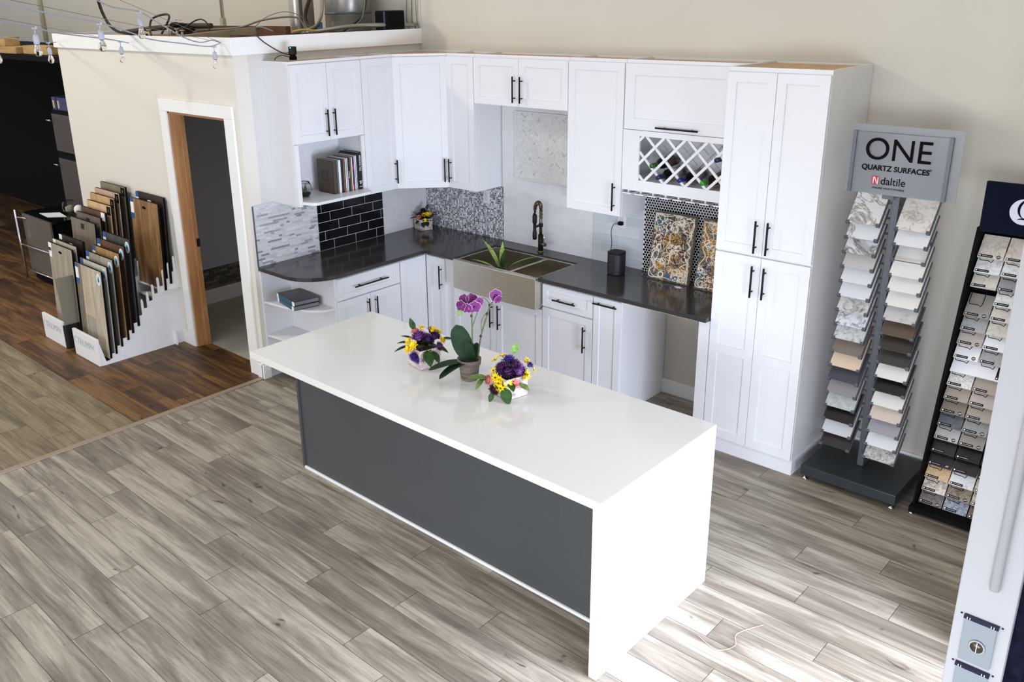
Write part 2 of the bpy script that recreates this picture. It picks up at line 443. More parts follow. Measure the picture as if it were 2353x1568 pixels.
for j in range(7):
    y = -1.72+rn.uniform(-.05, 0)
    while y < 0:
        l_ = rn.choice((.05, .08, .1)); c = rn.choice([(60, 52, 44), (96, 86, 72), (40, 36, 34), (120, 108, 90)])
        mb.poly([(-1.988, max(y, -1.72), .15+j*.03), (-1.988, min(y+l_-.003, 0), .15+j*.03), (-1.988, min(y+l_-.003, 0), .177+j*.03), (-1.988, max(y, -1.72), .177+j*.03)], col=lin(c)); y += l_
struct('trim_3', mb, [M['tileattr'], M['dark']], 'brown mosaic band inside the doorway')
mb = MB(); mb.box(D0-.0, D0+.02, -1.84, -1.765, 0, DZ); mb.box(D0, D0+.035, -1.765, -1.72, 0, DZ-.01); mb.box(D0, D1, -1.84, -1.70, DZ-.02, DZ); mb.box(D1-.02, D1, -1.84, -1.72, 0, DZ)
dj = MB(); 
door = thing('door_1', 'open doorway in the cream partition with a raw wood jamb', 'door', (-.61, -1.84, 0)); door['kind'] = 'structure'
mb.build('jamb', M['oak'], door, bevel=.002)
mb = MB()
mb.box(-1.142, D0, -1.858, -1.84, 0, 2.035); mb.box(D1, -.062, -1.858, -1.84, 0, 2.035); mb.box(-1.142, -.062, -1.86, -1.84, 2.035, 2.13)
mb.build('casing', M['whitetrim'], door, bevel=.003)
mb = MB(); mb.box(D0+.034, D0+.037, -1.745, -1.715, .89, .96); mb.build('strike_plate', M['black'], door)
mb = MB(); mb.box(-2.95, -1.145, -1.855, -1.84, 0, .1); struct('baseboard_left', mb, M['whitetrim'])
mb = MB(); mb.box(-.06, .012, -1.87, -1.84, 0, .115); mb.box(0, .03, -1.87, -1.80, 0, .115); struct('trim_4', mb, M['whitetrim'], 'white plinth block at the partition corner', bevel=.002)
mb = MB(); mb.box(2.52, 3.1, -.015, 0, 0, .11); mb.box(3.79, 5.12, -.015, 0, 0, .11); struct('baseboard_back', mb, M['whitetrim'], 'white baseboard along the back wall', bevel=.002)

# ------------------------------------------------------------------ kitchen
LW = lambda y0, z0, x=.305: frame((x, y0, z0), (0, 1, 0), (1, 0, 0))
BW = lambda x0, z0, y=-.305: frame((x0, y, z0), (1, 0, 0), (0, -1, 0))
def shaker(mb, fr, w_, h_, rail=.057, th=.02, rec=.008, rails=()):
    """a shaker front: outer slab with recessed panels; rails = heights of extra cross rails"""
    g = .0015
    cuts = [rail]+[c for r_ in rails for c in (r_-rail/2, r_+rail/2)]+[h_-rail]
    # frame members as one slab with recess polygons
    def V(u, v, ww): return mb.bm.verts.new(fr @ Vector((u, v, ww)))
    def quad(p): f = mb.bm.faces.new([V(*q) for q in p]); f.material_index = mb.mi
    u0, u1, v0, v1 = g, w_-g, g, h_-g
    quad([(u0, v0, 0), (u0, v1, 0), (u1, v1, 0), (u1, v0, 0)])
    quad([(u0, v0, 0), (u1, v0, 0), (u1, v0, th), (u0, v0, th)]); quad([(u0, v1, th), (u1, v1, th), (u1, v1, 0), (u0, v1, 0)])
    quad([(u0, v0, 0), (u0, v0, th), (u0, v1, th), (u0, v1, 0)]); quad([(u1, v0, th), (u1, v0, 0), (u1, v1, 0), (u1, v1, th)])
    a_, b_ = rail, w_-rail
    quad([(u0, v0, th), (a_, v0, th), (a_, v1, th), (u0, v1, th)]); quad([(b_, v0, th), (u1, v0, th), (u1, v1, th), (b_, v1, th)])
    prev = v0
    for i in range(0, len(cuts), 2):
        lo, hi = cuts[i], cuts[i+1]
        quad([(a_, prev, th), (b_, prev, th), (b_, lo, th), (a_, lo, th)]); prev = hi
        r_ = th-rec; e = .0015
        quad([(a_+e, lo+e, r_), (b_-e, lo+e, r_), (b_-e, hi-e, r_), (a_+e, hi-e, r_)])
        quad([(a_, lo, th), (b_, lo, th), (b_-e, lo+e, r_), (a_+e, lo+e, r_)]); quad([(a_+e, hi-e, r_), (b_-e, hi-e, r_), (b_, hi, th), (a_, hi, th)])
        quad([(a_, hi, th), (a_, lo, th), (a_+e, lo+e, r_), (a_+e, hi-e, r_)]); quad([(b_-e, hi-e, r_), (b_-e, lo+e, r_), (b_, lo, th), (b_, hi, th)])
    quad([(a_, prev, th), (b_, prev, th), (b_, v1, th), (a_, v1, th)])
def handle(door_, fr, u, v, ln, vert=True):
    mb = MB(); w0, w1 = .02, .052
    def P(a_, ww): return fr @ (Vector((u, v+a_, ww)) if vert else Vector((u+a_, v, ww)))
    mb.cyl(P(0, w1), P(ln, w1), .0062, 12)
    for a_ in (ln*.17, ln*.83): mb.cyl(P(a_, w0-.004), P(a_, w1), .0045, 8)
    return mb.build('handle', M['black'], door_)
def front(cab, kind, fr, w_, h_, hd=None, rails=(), rail=.057):
    mb = MB(); shaker(mb, fr, w_, h_, rail=rail, rails=rails); d = mb.build(kind, M['cab'], cab)
    if hd: handle(d, fr, *hd)
    return d
Z1, Z0 = 2.44, 1.372
def topbox(cab, pts, z1=Z1):
    """raw wooden top, sunk under a thin white rim"""
    cx = sum(p[0] for p in pts)/len(pts); cy = sum(p[1] for p in pts)/len(pts)
    inn = [(cx+(x-cx)*(1-.036/max(.05, math.hypot(x-cx, y-cy))), cy+(y-cy)*(1-.036/max(.05, math.hypot(x-cx, y-cy)))) for x, y in pts]
    mb = MB(); mb.prism(inn, z1-.02, z1-.0125); mb.build('top_panel', M['wood_raw'], cab, label='raw plywood top panel')
def rect(x0, x1, y0, y1): return [(x0, y0), (x1, y0), (x1, y1), (x0, y1)]
def body(cab, x0, x1, y0, y1, z0, z1, rim=True):
    if y1 == 0: y1 = -.004
    if x0 == 0: x0 = .004
    mb = MB(); mb.box(x0, x1, y0, y1, z0, z1-.02 if rim else z1)
    if rim:
        t = .016
        mb.box(x0, x1, y0, y0+t, z1-.02, z1); mb.box(x0, x1, y1-t, y1, z1-.02, z1); mb.box(x0, x0+t, y0+t, y1-t, z1-.02, z1); mb.box(x1-t, x1, y0+t, y1-t, z1-.02, z1)
    mb.build('body', M['cab'], cab)
    if rim:
        mb = MB(); mb.box(x0+t, x1-t, y0+t, y1-t, z1-.02, z1-.012); mb.build('top_panel', M['wood_raw'], cab, label='raw plywood top panel')

# upper, left wall: book niche cabinet
c = thing('wall_cabinet', 'white two-door wall cabinet with an open book niche below', 'cabinet', (0, -1.275, 1.39))
ya, yb = -1.60, -.945
mb = MB()
mb.box(0, .305, ya, yb, 1.852, Z1-.02)
mb.box(0, .302, ya, ya+.018, 1.39, 1.852); mb.box(0, .302, yb-.018, yb, 1.41, 1.852); mb.box(0, .012, ya+.018, yb-.018, 1.41, 1.852)
mb.box(0, .305, ya, ya+.016, Z1-.02, Z1); mb.box(0, .305, yb-.016, yb, Z1-.02, Z1); mb.box(.289, .305, ya+.016, yb-.016, Z1-.02, Z1); mb.box(0, .016, ya+.016, yb-.016, Z1-.02, Z1)
mb.box(.302, .322, ya, ya+.03, 1.39, 1.852); mb.box(.302, .322, yb-.03, yb, 1.41, 1.852)
mb.build('body', M['cab'], c, bevel=.001)
mb = MB(); mb.box(.016, .289, ya+.016, yb-.016, Z1-.02, Z1-.012); mb.build('top_panel', M['wood_raw'], c, label='raw plywood top panel')
mb = MB(); mb.prism([(.013, ya+.018), (.325, ya+.018), (.42, ya+.045), (.44, ya+.07), (.44, yb-.07), (.42, yb-.035), (.33, yb-.001), (.013, yb-.018)], 1.408, 1.43); mb.build('shelf', M['cab'], c, bevel=.002)
hw = (yb-ya)/2
front(c, 'door', LW(ya, 1.855), hw, .562, (hw-.035, .035, .195))
front(c, 'door', LW(ya+hw, 1.855), hw, .562, (.035, .035, .195))
# narrow wall cabinet left
c = thing('wall_cabinet', 'narrow white single-door wall cabinet right of the book niche', 'cabinet', (0, -.78, Z0))
body(c, 0, .305, -.944, -.611, Z0, Z1); front(c, 'door', LW(-.944, Z0+.005), .333, 1.042, (.333-.035, .05, .19))
# corner wall cabinet
c = thing('corner_wall_cabinet', 'white corner wall cabinet with a diagonal door', 'cabinet', (.2, -.2, Z0))
P5 = [(.001, -.001), (.001, -.609), (.305, -.609), (.609, -.305), (.609, -.001)]
mb = MB(); mb.prism(P5, Z0, Z1-.02)
for i in range(5):
    p, q_ = Vector(P5[i]), Vector(P5[(i+1) % 5]); d = (q_-p).normalized(); n_ = Vector((-d.y, d.x))*.016
    mb.prism([p, q_, q_+n_, p+n_], Z1-.02, Z1)
mb.build('body', M['cab'], c)
topbox(c, P5)
s2 = math.sqrt(.5)
fr = frame((.305+.004, -.609, Z0+.005), (1, 1, 0), (1, -1, 0))
front(c, 'door', fr, .43, 1.042, (.43-.04, .05, .19))
# back wall uppers
c = thing('wall_cabinet', 'narrow white wall cabinet right of the diagonal corner cabinet', 'cabinet', (.76, 0, Z0))
body(c, .611, .916, -.305, 0, Z0, Z1); front(c, 'door', BW(.62, Z0+.005), .296, 1.042, (.035, .05, .19))
c = thing('wall_cabinet', 'short wide white wall cabinet with two doors above the faucet', 'cabinet', (1.37, 0, 2.07))
body(c, .918, 1.83, -.305, 0, 2.07, Z1)
front(c, 'door', BW(.918, 2.073), .456, .345, (.456-.035, .03, .19)); front(c, 'door', BW(1.374, 2.073), .456, .345, (.035, .03, .19))
c = thing('wall_cabinet', 'white single-door wall cabinet left of the wine rack cabinet', 'cabinet', (2.06, 0, Z0))
body(c, 1.832, 2.30, -.305, 0, Z0, Z1); front(c, 'door', BW(1.832, Z0+.005), .468, 1.042, (.468-.05, .04, .195))
# wine cabinet
c = thing('wine_cabinet', 'white wall cabinet with flap door, lattice wine rack and stemware rails', 'cabinet', (2.74, 0, 1.575))
X0, X1 = 2.302, 3.18
mb = MB()
mb.box(X0, X1, -.305, 0, 1.985, Z1-.02)
for bx in ((X0, X1, -.305, -.289), (X0, X1, -.016, 0), (X0, X0+.016, -.289, -.016), (X1-.016, X1, -.289, -.016)): mb.box(bx[0], bx[1], bx[2], bx[3], Z1-.02, Z1)
mb.box(X0, X0+.018, -.305, 0, 1.575, 1.985); mb.box(X1-.018, X1, -.305, 0, 1.575, 1.985); mb.box(X0+.018, X1-.018, -.305, -.0, 1.62, 1.645)
mb.box(X0, 2.433, -.323, -.305, 1.575, 1.985); mb.box(3.05, X1, -.323, -.305, 1.575, 1.985); mb.box(2.433, 3.05, -.323, -.305, 1.575, 1.65); mb.box(2.433, 3.05, -.323, -.305, 1.948, 1.985)
mb.box(X0+.018, X1-.018, -.012, 0, 1.645, 1.985)
mb.build('body', M['cab'], c, bevel=.001)
mb = MB(); mb.box(X0+.016, X1-.016, -.289, -.016, Z1-.02, Z1-.012); mb.build('top_panel', M['wood_raw'], c, label='raw plywood top panel')
front(c, 'flap_door', BW(X0+.004, 1.988), .80, .43, (.8/2-.135, .028, .31, False), rail=.075)
for k in range(-2, 4):
    for sgn in (1, -1):
        xs = 2.474+.1575*k
        mb = MB(); h_ = .009
        a_ = Vector((xs-.0, 0, 1.645)) if sgn == 1 else Vector((xs+.31, 0, 1.645)); b_ = Vector((xs+.305, 0, 1.95)) if sgn == 1 else Vector((xs+.005, 0, 1.95))
        def clipx(p, q_, x):
            t = (x-p.x)/(q_.x-p.x); return p+(q_-p)*t
        lo, hi = 2.431, 3.052
        if max(a_.x, b_.x) <= lo+.02 or min(a_.x, b_.x) >= hi-.02: continue
        if a_.x < lo: a_ = clipx(a_, b_, lo)
        if b_.x < lo: b_ = clipx(a_, b_, lo)
        if a_.x > hi: a_ = clipx(a_, b_, hi)
        if b_.x > hi: b_ = clipx(a_, b_, hi)
        if (a_-b_).length < .03: continue
        d = (b_-a_).normalized(); n_ = Vector((-d.z, 0, d.x))*h_
        yy0, yy1 = (-.321, -.312) if sgn == 1 else (-.312, -.303)
        for (y_a, y_b) in ((yy0, yy1), (-.03 if sgn == 1 else -.022, -.022 if sgn == 1 else -.014)):
            mb.hexa([a_-n_+Vector((0, y_a, 0)), b_-n_+Vector((0, y_a, 0)), b_-n_+Vector((0, y_b, 0)), a_-n_+Vector((0, y_b, 0)),
                     a_+n_+Vector((0, y_a, 0)), b_+n_+Vector((0, y_a, 0)), b_+n_+Vector((0, y_b, 0)), a_+n_+Vector((0, y_b, 0))])
            mb.build('lattice_strip', M['cab'], c); mb = MB()
for k in range(9):
    x = 2.345+.0985*k
    mb = MB(); mb.box(x-.006, x+.006, -.3, -.01, 1.555, 1.575); mb.box(x-.034, x+.034, -.32, -.01, 1.547, 1.555); mb.build('stemware_rail', M['cab'], c)
# wine bottles
def bottle(p, glass, cap, label, k, bodyc):
    t = thing('wine_bottle', label, 'bottle', (p[0], -.18, p[2]-.037), 'wine bottles in the lattice rack')
    M_ = Matrix.Rotation(R(90), 4, 'X')  # +z -> -y
    mb = MB(); mb.lathe([(0.001, 0), (.036, .002), (.0375, .01), (.0375, .175), (.034, .195), (.02, .215), (.0145, .235), (.0145, .24)], (p[0], -.045, p[2]), 20, M_); mb.build('glass_body', glass, t)
    mb = MB(); mb.lathe([(.0148, .235), (.0155, .24), (.0155, .305), (.013, .308), (.0005, .308)], (p[0], -.045, p[2]), 18, M_); mb.build('foil_cap', cap, t)
    mb = MB(); mb.lathe([(.038, .05), (.038, .145)], (p[0], -.045, p[2]), 20, M_); mb.build('paper_label', bodyc, t)
gb = plain('bottle_green_glass', (14, 26, 14), .08); gd = plain('bottle_black_glass', (12, 10, 10), .08); gbr = plain('bottle_brown_glass', (40, 20, 10), .1)
cg = plain('cap_green', (40, 96, 40), .35, .3); cgb = plain('cap_bright_green', (60, 140, 44), .35, .3); cnv = plain('cap_navy', (30, 38, 78), .35, .3); cbl = plain('cap_blue', (24, 40, 120), .35, .3)
bottle((2.551, 0, 1.764), gb, cg, 'dark green wine bottle with green foil, upper left in the lattice', 0, plain('wine_label_brown', (80, 56, 40), .7))
bottle((2.604, 0, 1.692), gd, cnv, 'black wine bottle with slate blue foil, lower left in the lattice', 1, plain('wine_label_pale', (190, 180, 170), .7))
bottle((2.765, 0, 1.692), gd, cbl, 'black wine bottle with bright blue foil, lower middle of the lattice', 2, plain('wine_label_grey', (150, 150, 156), .7))
bottle((2.93, 0, 1.692), gbr, cgb, 'brown wine bottle with bright green foil, lower right in the lattice', 3, plain('wine_label_tan', (120, 84, 60), .7))
bottle((3.02, 0, 1.85), gd, cnv, 'dark wine bottle half hidden beside the pantry edge', 4, plain('wine_label_brown', (80, 56, 40), .7))

# pantry
c = thing('pantry_cabinet', 'tall white pantry cabinet with four doors', 'cabinet', (3.48, -.3, 0))
PX0, PX1, PY = 3.186, 3.785, -.572
body(c, PX0, PX1, PY, 0, .1, Z1)
mb = MB(); mb.box(PX0-.002, PX1+.004, PY+.002, -.018, 0, .1); mb.build('plinth', M['cab'], c)
pw = (PX1-PX0)/2
for i in (0, 1):
    hu = pw-.04 if i == 0 else .035
    front(c, 'door', BW(PX0+i*pw, 1.36, PY), pw, 1.055, (hu, .02, .195))
    front(c, 'door', BW(PX0+i*pw, .105, PY), pw, 1.245, (hu, 1.0, .195), rails=(.612,))
# base cabinets, left wall
def base_box(cab, x0, x1, y0, y1, side):
    if y1 == 0: y1 = -.006
    if x0 == 0: x0 = .006
    mb = MB(); mb.box(x0, x1, y0, y1, .1, .882)
    if side == 'L': mb.box(x0, x1-.07, y0, y1, 0, .1)
    else: mb.box(x0, x1, y0+.07, y1, 0, .1)
    mb.build('body', M['cab'], cab)
c = thing('end_shelf_cabinet', 'white open end shelf unit with rounded shelves', 'shelf', (.3, -1.66, 0))
mb = MB(); mb.box(0, .016, -1.80, -1.522, 0, .882); mb.box(.016, .58, -1.538, -1.522, 0, .882)
mb.build('body', M['cab'], c)
for z in (.10, .36, .638):
    pts = [(.016, -1.538), (.016, -1.795)]+[(.016+.56*math.sin(a_*PI/16), -1.538-.25*math.cos(a_*PI/16)**.8) for a_ in range(1, 8)]+[(.578, -1.538)]
    mb = MB(); mb.prism([(p[0], p[1]) for p in pts], z-.018, z); mb.build('shelf', M['cab'], c, bevel=.002)
c = thing('base_cabinet', 'white base cabinet with one wide drawer and two doors left of the corner', 'cabinet', (.3, -1.2, 0))
base_box(c, 0, .58, -1.52, -.89, 'L')
front(c, 'drawer', LW(-1.518, .69, .58), .626, .17, (.145, .085, .335, False), rail=.045)
front(c, 'door', LW(-1.518, .105, .58), .313, .577, (.313-.04, .35, .195)); front(c, 'door', LW(-1.205, .105, .58), .313, .577, (.04, .35, .195))
c = thing('corner_base_cabinet', 'white corner base cabinet with folding doors', 'cabinet', (.4, -.4, 0))
mb = MB(); mb.prism([(.006, -.006), (.006, -.888), (.58, -.888), (.58, -.58), (.912, -.58), (.912, -.006)], .1, .882); mb.prism([(.006, -.006), (.006, -.888), (.51, -.888), (.51, -.51), (.912, -.51), (.912, -.006)], 0, .1); mb.build('body', M['cab'], c)
front(c, 'door', LW(-.886, .105, .58), .284, .755); front(c, 'door', BW(.605, .105, -.58), .212, .755, (.212-.035, .5, .195), rail=.05)
c = thing('sink_cabinet', 'white sink base cabinet with two doors under the apron sink', 'cabinet', (1.37, -.3, 0))
mb = MB(); mb.box(.915, .975, -.58, -.006, .1, .882); mb.box(1.826, 1.829, -.58, -.006, .1, .882); mb.box(.975, 1.826, -.58, -.006, .1, .66); mb.box(.915, 1.829, -.51, -.006, 0, .1); mb.build('body', M['cab'], c)
front(c, 'door', BW(.917, .105, -.58), .456, .55, (.456-.04, .3, .195)); front(c, 'door', BW(1.373, .105, -.58), .456, .55, (.04, .3, .195))
c = thing('base_cabinet', 'white base cabinet with a drawer over one door right of the sink', 'cabinet', (2.05, -.3, 0))
base_box(c, 1.831, 2.286, -.58, 0, 'B')
front(c, 'drawer', BW(1.833, .69, -.58), .451, .17, (.115, .075, .2, False), rail=.045); front(c, 'door', BW(1.833, .105, -.58), .451, .577, (.451-.06, .32, .195))
c = thing('pull_out_cabinet', 'narrow white pull-out base cabinet with a handle on top', 'cabinet', (2.4, -.3, 0))
base_box(c, 2.288, 2.52, -.58, 0, 'B'); front(c, 'door', BW(2.29, .105, -.58), .228, .755, (.015, .715, .195, False), rail=.05)
c = MB(); c.box(3.112, 3.182, -.60, -.016, 0, .882); tag(c.build('partition_board', M['cab']), 'white support panel left of the pantry under the dark worktop', 'panel')
# worktop
arc = [(.34+.305*math.sin(a_*PI/16), -1.50-.31*math.cos(a_*PI/16)) for a_ in range(0, 9)]
pts = [(0, 0), (0, -1.81)]+arc+[(.645, -.645), (.982, -.645), (.982, -.165), (1.826, -.165), (1.826, -.645), (3.182, -.645), (3.182, 0)]
mb = MB(); mb.prism(list(reversed(pts)), .884, .914); mb.box(2.53, 3.1, -.60, -.05, .862, .883)
wt = MB(); wt.prism(pts, .884, .914)
tag(wt.build('worktop', M['counter'], bevel=.002), 'dark grey quartz worktop of the L-shaped kitchen', 'worktop')
mb = MB(); mb.box(2.524, 3.108, -.61, -.02, .868, .8835); tag(mb.build('support_board', M['wood_raw']), 'raw wood board under the worktop over the empty appliance bay', 'board')

# ------------------------------------------------------------------ backsplash tiles
def tiles_obj(name, rects, fr, size, groutmat, mat, label, thick=.006):
    """rects: list of (polygon in u,v ; colour)"""
    mb = MB()
    for pts_, col in rects:
        mb.poly([fr @ Vector((u, v, thick)) for u, v in pts_], col=lin(col))
    mb.mi = 1; mb.box(0, size[0], 0, size[1], 0, thick-.0012, fr)
    o = mb.build(name, [mat, groutmat]); tag(o, label, 'backsplash'); return o
def bricks(W, H, tw, th, gap, colf, offs=.5, start=0):
    out = []; j = 0; v = 0
    while v < H-.002:
        u = -tw*((j*offs+start) % 1)
        while u < W-.001:
            a_, b_, c_, d_ = max(u+gap/2, 0), min(u+tw-gap/2, W), v+gap/2, min(v+th-gap/2, H)
            if b_-a_ > .002 and d_-c_ > .002: out.append(([(a_, c_), (b_, c_), (b_, d_), (a_, d_)], colf()))
            u += tw
        v += th; j += 1
    return out
rn = random.Random(11)
LF = lambda y0: frame((.0005, y0, .9145), (0, 1, 0), (1, 0, 0)); BF = lambda x0, z0=.9145: frame((x0, -.0005, z0), (1, 0, 0), (0, -1, 0))
H1 = 1.3725-.9145
# linear stacked marble mosaic
rr = []; v = 0
while v < .475:
    th = .0155; u = -rn.random()*.1
    while u < .585:
        l_ = rn.choice((.03, .05, .075, .1)); g_ = rn.choice([(212, 210, 210), (200, 199, 200), (222, 220, 218), (190, 190, 192), (150, 150, 154), (212, 212, 212), (205, 205, 206), (128, 128, 134)] if rn.random() < .75 else [(205, 204, 206)])
        a_, b_ = max(u, 0)+.0007, min(u+l_, .585)-.0007
        if b_ > a_+.002: rr.append(([(a_, v+.0007), (b_, v+.0007), (b_, v+th-.0007), (a_, v+th-.0007)], g_))
        u += l_
    v += th
tiles_obj('mosaic_backsplash', rr, LF(-1.802), (.585, .475), M['grout'], M['tileattr'], 'grey and white linear marble mosaic backsplash at the left end')
mb = MB(); mb.box(0, .009, -1.812, -1.803, .9145, 1.39); struct('trim_5', mb, M['steelpost'])
tiles_obj('black_tile_backsplash', bricks(.692, .478, .229, .0775, .0032, lambda: (8, 8, 12), .37, .35), LF(-1.216), (.692, .478), M['groutw'], M['tilegloss'], 'glossy black subway tile backsplash under the book niche')
tiles_obj('white_tile_backsplash', bricks(.516, H1, .152, .0765, .003, lambda: (205+rn.randint(-2, 2),)*3, .5), LF(-.523), (.516, H1), M['groutw'], M['tilegloss'], 'small white subway tile backsplash left of the corner')
cs = [(228, 228, 232), (160, 162, 170), (90, 92, 100), (40, 40, 46), (200, 200, 206), (120, 122, 130), (180, 184, 194), (140, 142, 150), (60, 62, 70)]
tiles_obj('mosaic_backsplash', bricks(.925, H1, .0157, .0157, .0025, lambda: rn.choice(cs), 0), BF(.0085), (.915, H1), M['grout'], M['tileattr'], 'small square grey mosaic backsplash in the corner')
tiles_obj('white_tile_backsplash', bricks(.918, 1.14, .152, .0765, .003, lambda: (208+rn.randint(-3, 3),)*3, .5), BF(.926), (.918, 1.14), M['groutw'], M['tilegloss'], 'white subway tile backsplash behind the faucet')
tiles_obj('glass_tile_backsplash', bricks(.448, H1, .305, .0765, .003, lambda: rn.choice([(190, 196, 200), (184, 190, 194), (196, 201, 205)]), .45, .3), BF(1.846), (.448, H1), M['groutw'], M['tilegloss'], 'pale blue grey glass tile backsplash behind the speaker')
rr = []; d_ = .0215; j = 0; v = d_/2
while v < .655:
    u = d_/2+(d_/2 if j % 2 else 0)
    while u < .885-d_/3:
        rr.append(([(u+d_*.43*math.cos(a_*PI/6), v+d_*.43*math.sin(a_*PI/6)) for a_ in range(12)], (12, 12, 15))); u += d_
    v += d_*.866; j += 1
tiles_obj('penny_tile_backsplash', rr, BF(2.296), (.885, .655), M['groutw'], M['tilegloss'], 'black penny round tile backsplash with white grout')
# framed herringbone panel
hb = thing('herringbone_panel', 'framed marble herringbone tile panel above the faucet', 'tile panel', (1.37, -.007, 1.465))
mb = MB(); W_, H_ = .60, .515; fr = frame((1.08, -.0075, 1.468), (1, 0, 0), (0, -1, 0)); a_ = .028; b_ = 2
def clip_rect(poly, W, H):
    for ax, val, sg in ((0, 0, 1), (0, W, -1), (1, 0, 1), (1, H, -1)):
        out = []
        for i in range(len(poly)):
            p, q_ = poly[i], poly[(i+1) % len(poly)]; ip, iq = (p[ax]-val)*sg >= 0, (q_[ax]-val)*sg >= 0
            if ip: out.append(p)
            if ip != iq:
                t = (val-p[ax])/(q_[ax]-p[ax]); out.append((p[0]+(q_[0]-p[0])*t, p[1]+(q_[1]-p[1])*t))
        poly = out
        if len(poly) < 3: return None
    return poly
wt_, lt_ = .0105, .0315
for i in range(-60, 90):
    for j in range(-35, 45):
        for k in (0, 1):
            ox, oy = i*wt_+j*lt_*0, i*wt_
            bx, by = ox+j*(lt_+0)*1, oy-j*lt_
            if k == 0: q4 = [(bx, by), (bx+lt_, by), (bx+lt_, by+wt_), (bx, by+wt_)]
            else: q4 = [(bx, by+wt_), (bx+wt_, by+wt_), (bx+wt_, by+wt_+lt_), (bx, by+wt_+lt_)]
            g_ = .0006; xs = [p[0] for p in q4]; ys = [p[1] for p in q4]
            q4 = [(min(xs)+g_, min(ys)+g_), (max(xs)-g_, min(ys)+g_), (max(xs)-g_, max(ys)-g_), (min(xs)+g_, max(ys)-g_)]
            cs_, sn_ = math.cos(PI/4), math.sin(PI/4)
            q4 = [(p[0]*cs_-p[1]*sn_, p[0]*sn_+p[1]*cs_) for p in q4]
            if max(p[0] for p in q4) < 0 or min(p[0] for p in q4) > W_ or max(p[1] for p in q4) < 0 or min(p[1] for p in q4) > H_: continue
            q4 = clip_rect(q4, W_, H_)
            if q4:
                c_ = rn.choice([(214, 214, 210), (209, 209, 206), (218, 217, 213), (204, 204, 202)]) if rn.random() < .96 else (176, 176, 176)
                mb.poly([fr @ Vector((p[0], p[1], .004)) for p in q4], col=lin(c_))
mb.mi = 1; mb.box(0, W_, 0, H_, 0, .003, fr)
mb.build('tile_field', [M['tileattr'], M['grout']], hb)
mb = MB(); t_ = .013
mb.box(-t_, W_+t_, -t_, 0, 0, .011, fr); mb.box(-t_, W_+t_, H_, H_+t_, 0, .011, fr); mb.box(-t_, 0, 0, H_, 0, .011, fr); mb.box(W_, W_+t_, 0, H_, 0, .011, fr)
mb.build('frame', plain('pencil_trim', (206, 206, 204), .3), hb, bevel=.003)
# wall plates
def plate(x, z, label, holes=True):
    t = thing('outlet_plate', label, 'outlet', (x, -.008, z-.058))
    mb = MB(); mb.box(x-.037, x+.037, -.013, -.0072, z-.058, z+.058); mb.build('cover', plain('outlet_white', (214, 214, 216), .4), t, bevel=.002)
    mb = MB(); mb.box(x-.016, x+.016, -.0155, -.012, z-.034, z+.034); mb.build('socket_insert', plain('outlet_insert', (198, 198, 202), .4), t, bevel=.001)
    return t
plate(.748, 1.262, 'grey wall plate on the square mosaic under the narrow cabinet'); plate(2.11, 1.262, 'white outlet plate with a black plug above the speaker')

# ------------------------------------------------------------------ sink, faucet, plant, speaker
c = thing('apron_sink', 'brushed steel double-bowl apron sink set into the dark worktop', 'sink', (1.40, -.4, .67))
mb = MB(); T_ = .908
aw = [(.985+ .837*i/12, -.672-.012*math.sin(PI*i/12)) for i in range(13)]
mb.prism(aw+[(1.822, -.645), (.985, -.645)], .67, T_)
mb.build('apron', M['steel'], c, bevel=.004)
mb = MB(); mb.box(.985, 1.822, -.645, -.622, .67, T_-.003); mb.box(.985, 1.822, -.185, -.168, .67, T_-.004); mb.box(.985, 1.006, -.622, -.185, .67, T_-.004); mb.box(1.80, 1.822, -.622, -.185, .67, T_-.004); mb.box(1.475, 1.50, -.622, -.185, .67, T_-.03)
mb.box(1.006, 1.80, -.622, -.185, .67, .69)
mb.build('bowls', M['steel'], c, bevel=.003)
for x in (1.24, 1.65):
    mb = MB(); mb.lathe([(.001, .691), (.03, .6915), (.042, .694), (.044, .690)], (x, -.4, 0), 24); mb.build('drain', M['chrome'], c)
f = thing('faucet', 'black and bronze spring-neck kitchen faucet behind the sink', 'faucet', (1.40, -.09, .914))
fx, fy = 1.40, -.09
bronze = plain('bronze_metal', (112, 96, 76), .3, .9)
mb = MB(); mb.lathe([(.028, .914), (.028, .92), (.019, .925), (.019, .93)], (fx, fy, 0), 20); mb.build('base_ring', bronze, f)
mb = MB(); mb.cyl((fx, fy, .925), (fx, fy, 1.055), .021, 20); mb.build('valve_body', M['black'], f)
mb = MB(); mb.cyl((fx, fy, 1.055), (fx, fy, 1.255), .0125, 14); mb.build('riser', bronze, f)
mb = MB(); mb.cyl((fx, fy, 1.12), (fx, fy, 1.145), .018, 14); mb.box(fx-.008, fx+.008, fy-.07, fy, 1.125, 1.14); mb.build('holder_arm', M['black'], f)
arcp = [(fx, fy-.037+.037*math.cos(a_*PI/14), 1.265+.055*math.sin(a_*PI/14)) for a_ in range(15)]+[(fx, fy-.075, 1.22)]
mb = MB(); mb.tube([(fx, fy, 1.24)]+arcp, .0075, 10)
cp = crv([(fx, fy, 1.19)]+[(fx, fy, 1.24)]+arcp, 6); pts = []
for i, p in enumerate(cp):
    t = (cp[min(i+1, len(cp)-1)]-cp[max(i-1, 0)]).normalized(); sd = Vector((1, 0, 0)); n_ = t.cross(sd)
    for k in range(3):
        an = (i*3+k)*.62; q_ = p+(cp[min(i+1, len(cp)-1)]-p)*(k/3); pts.append(q_+(sd*math.cos(an)+n_*math.sin(an))*.0145)
mb.build('hose', M['blackm'], f)
mb = MB(); mb.tube(pts, .0022, 5); mb.build('spring', bronze, f)
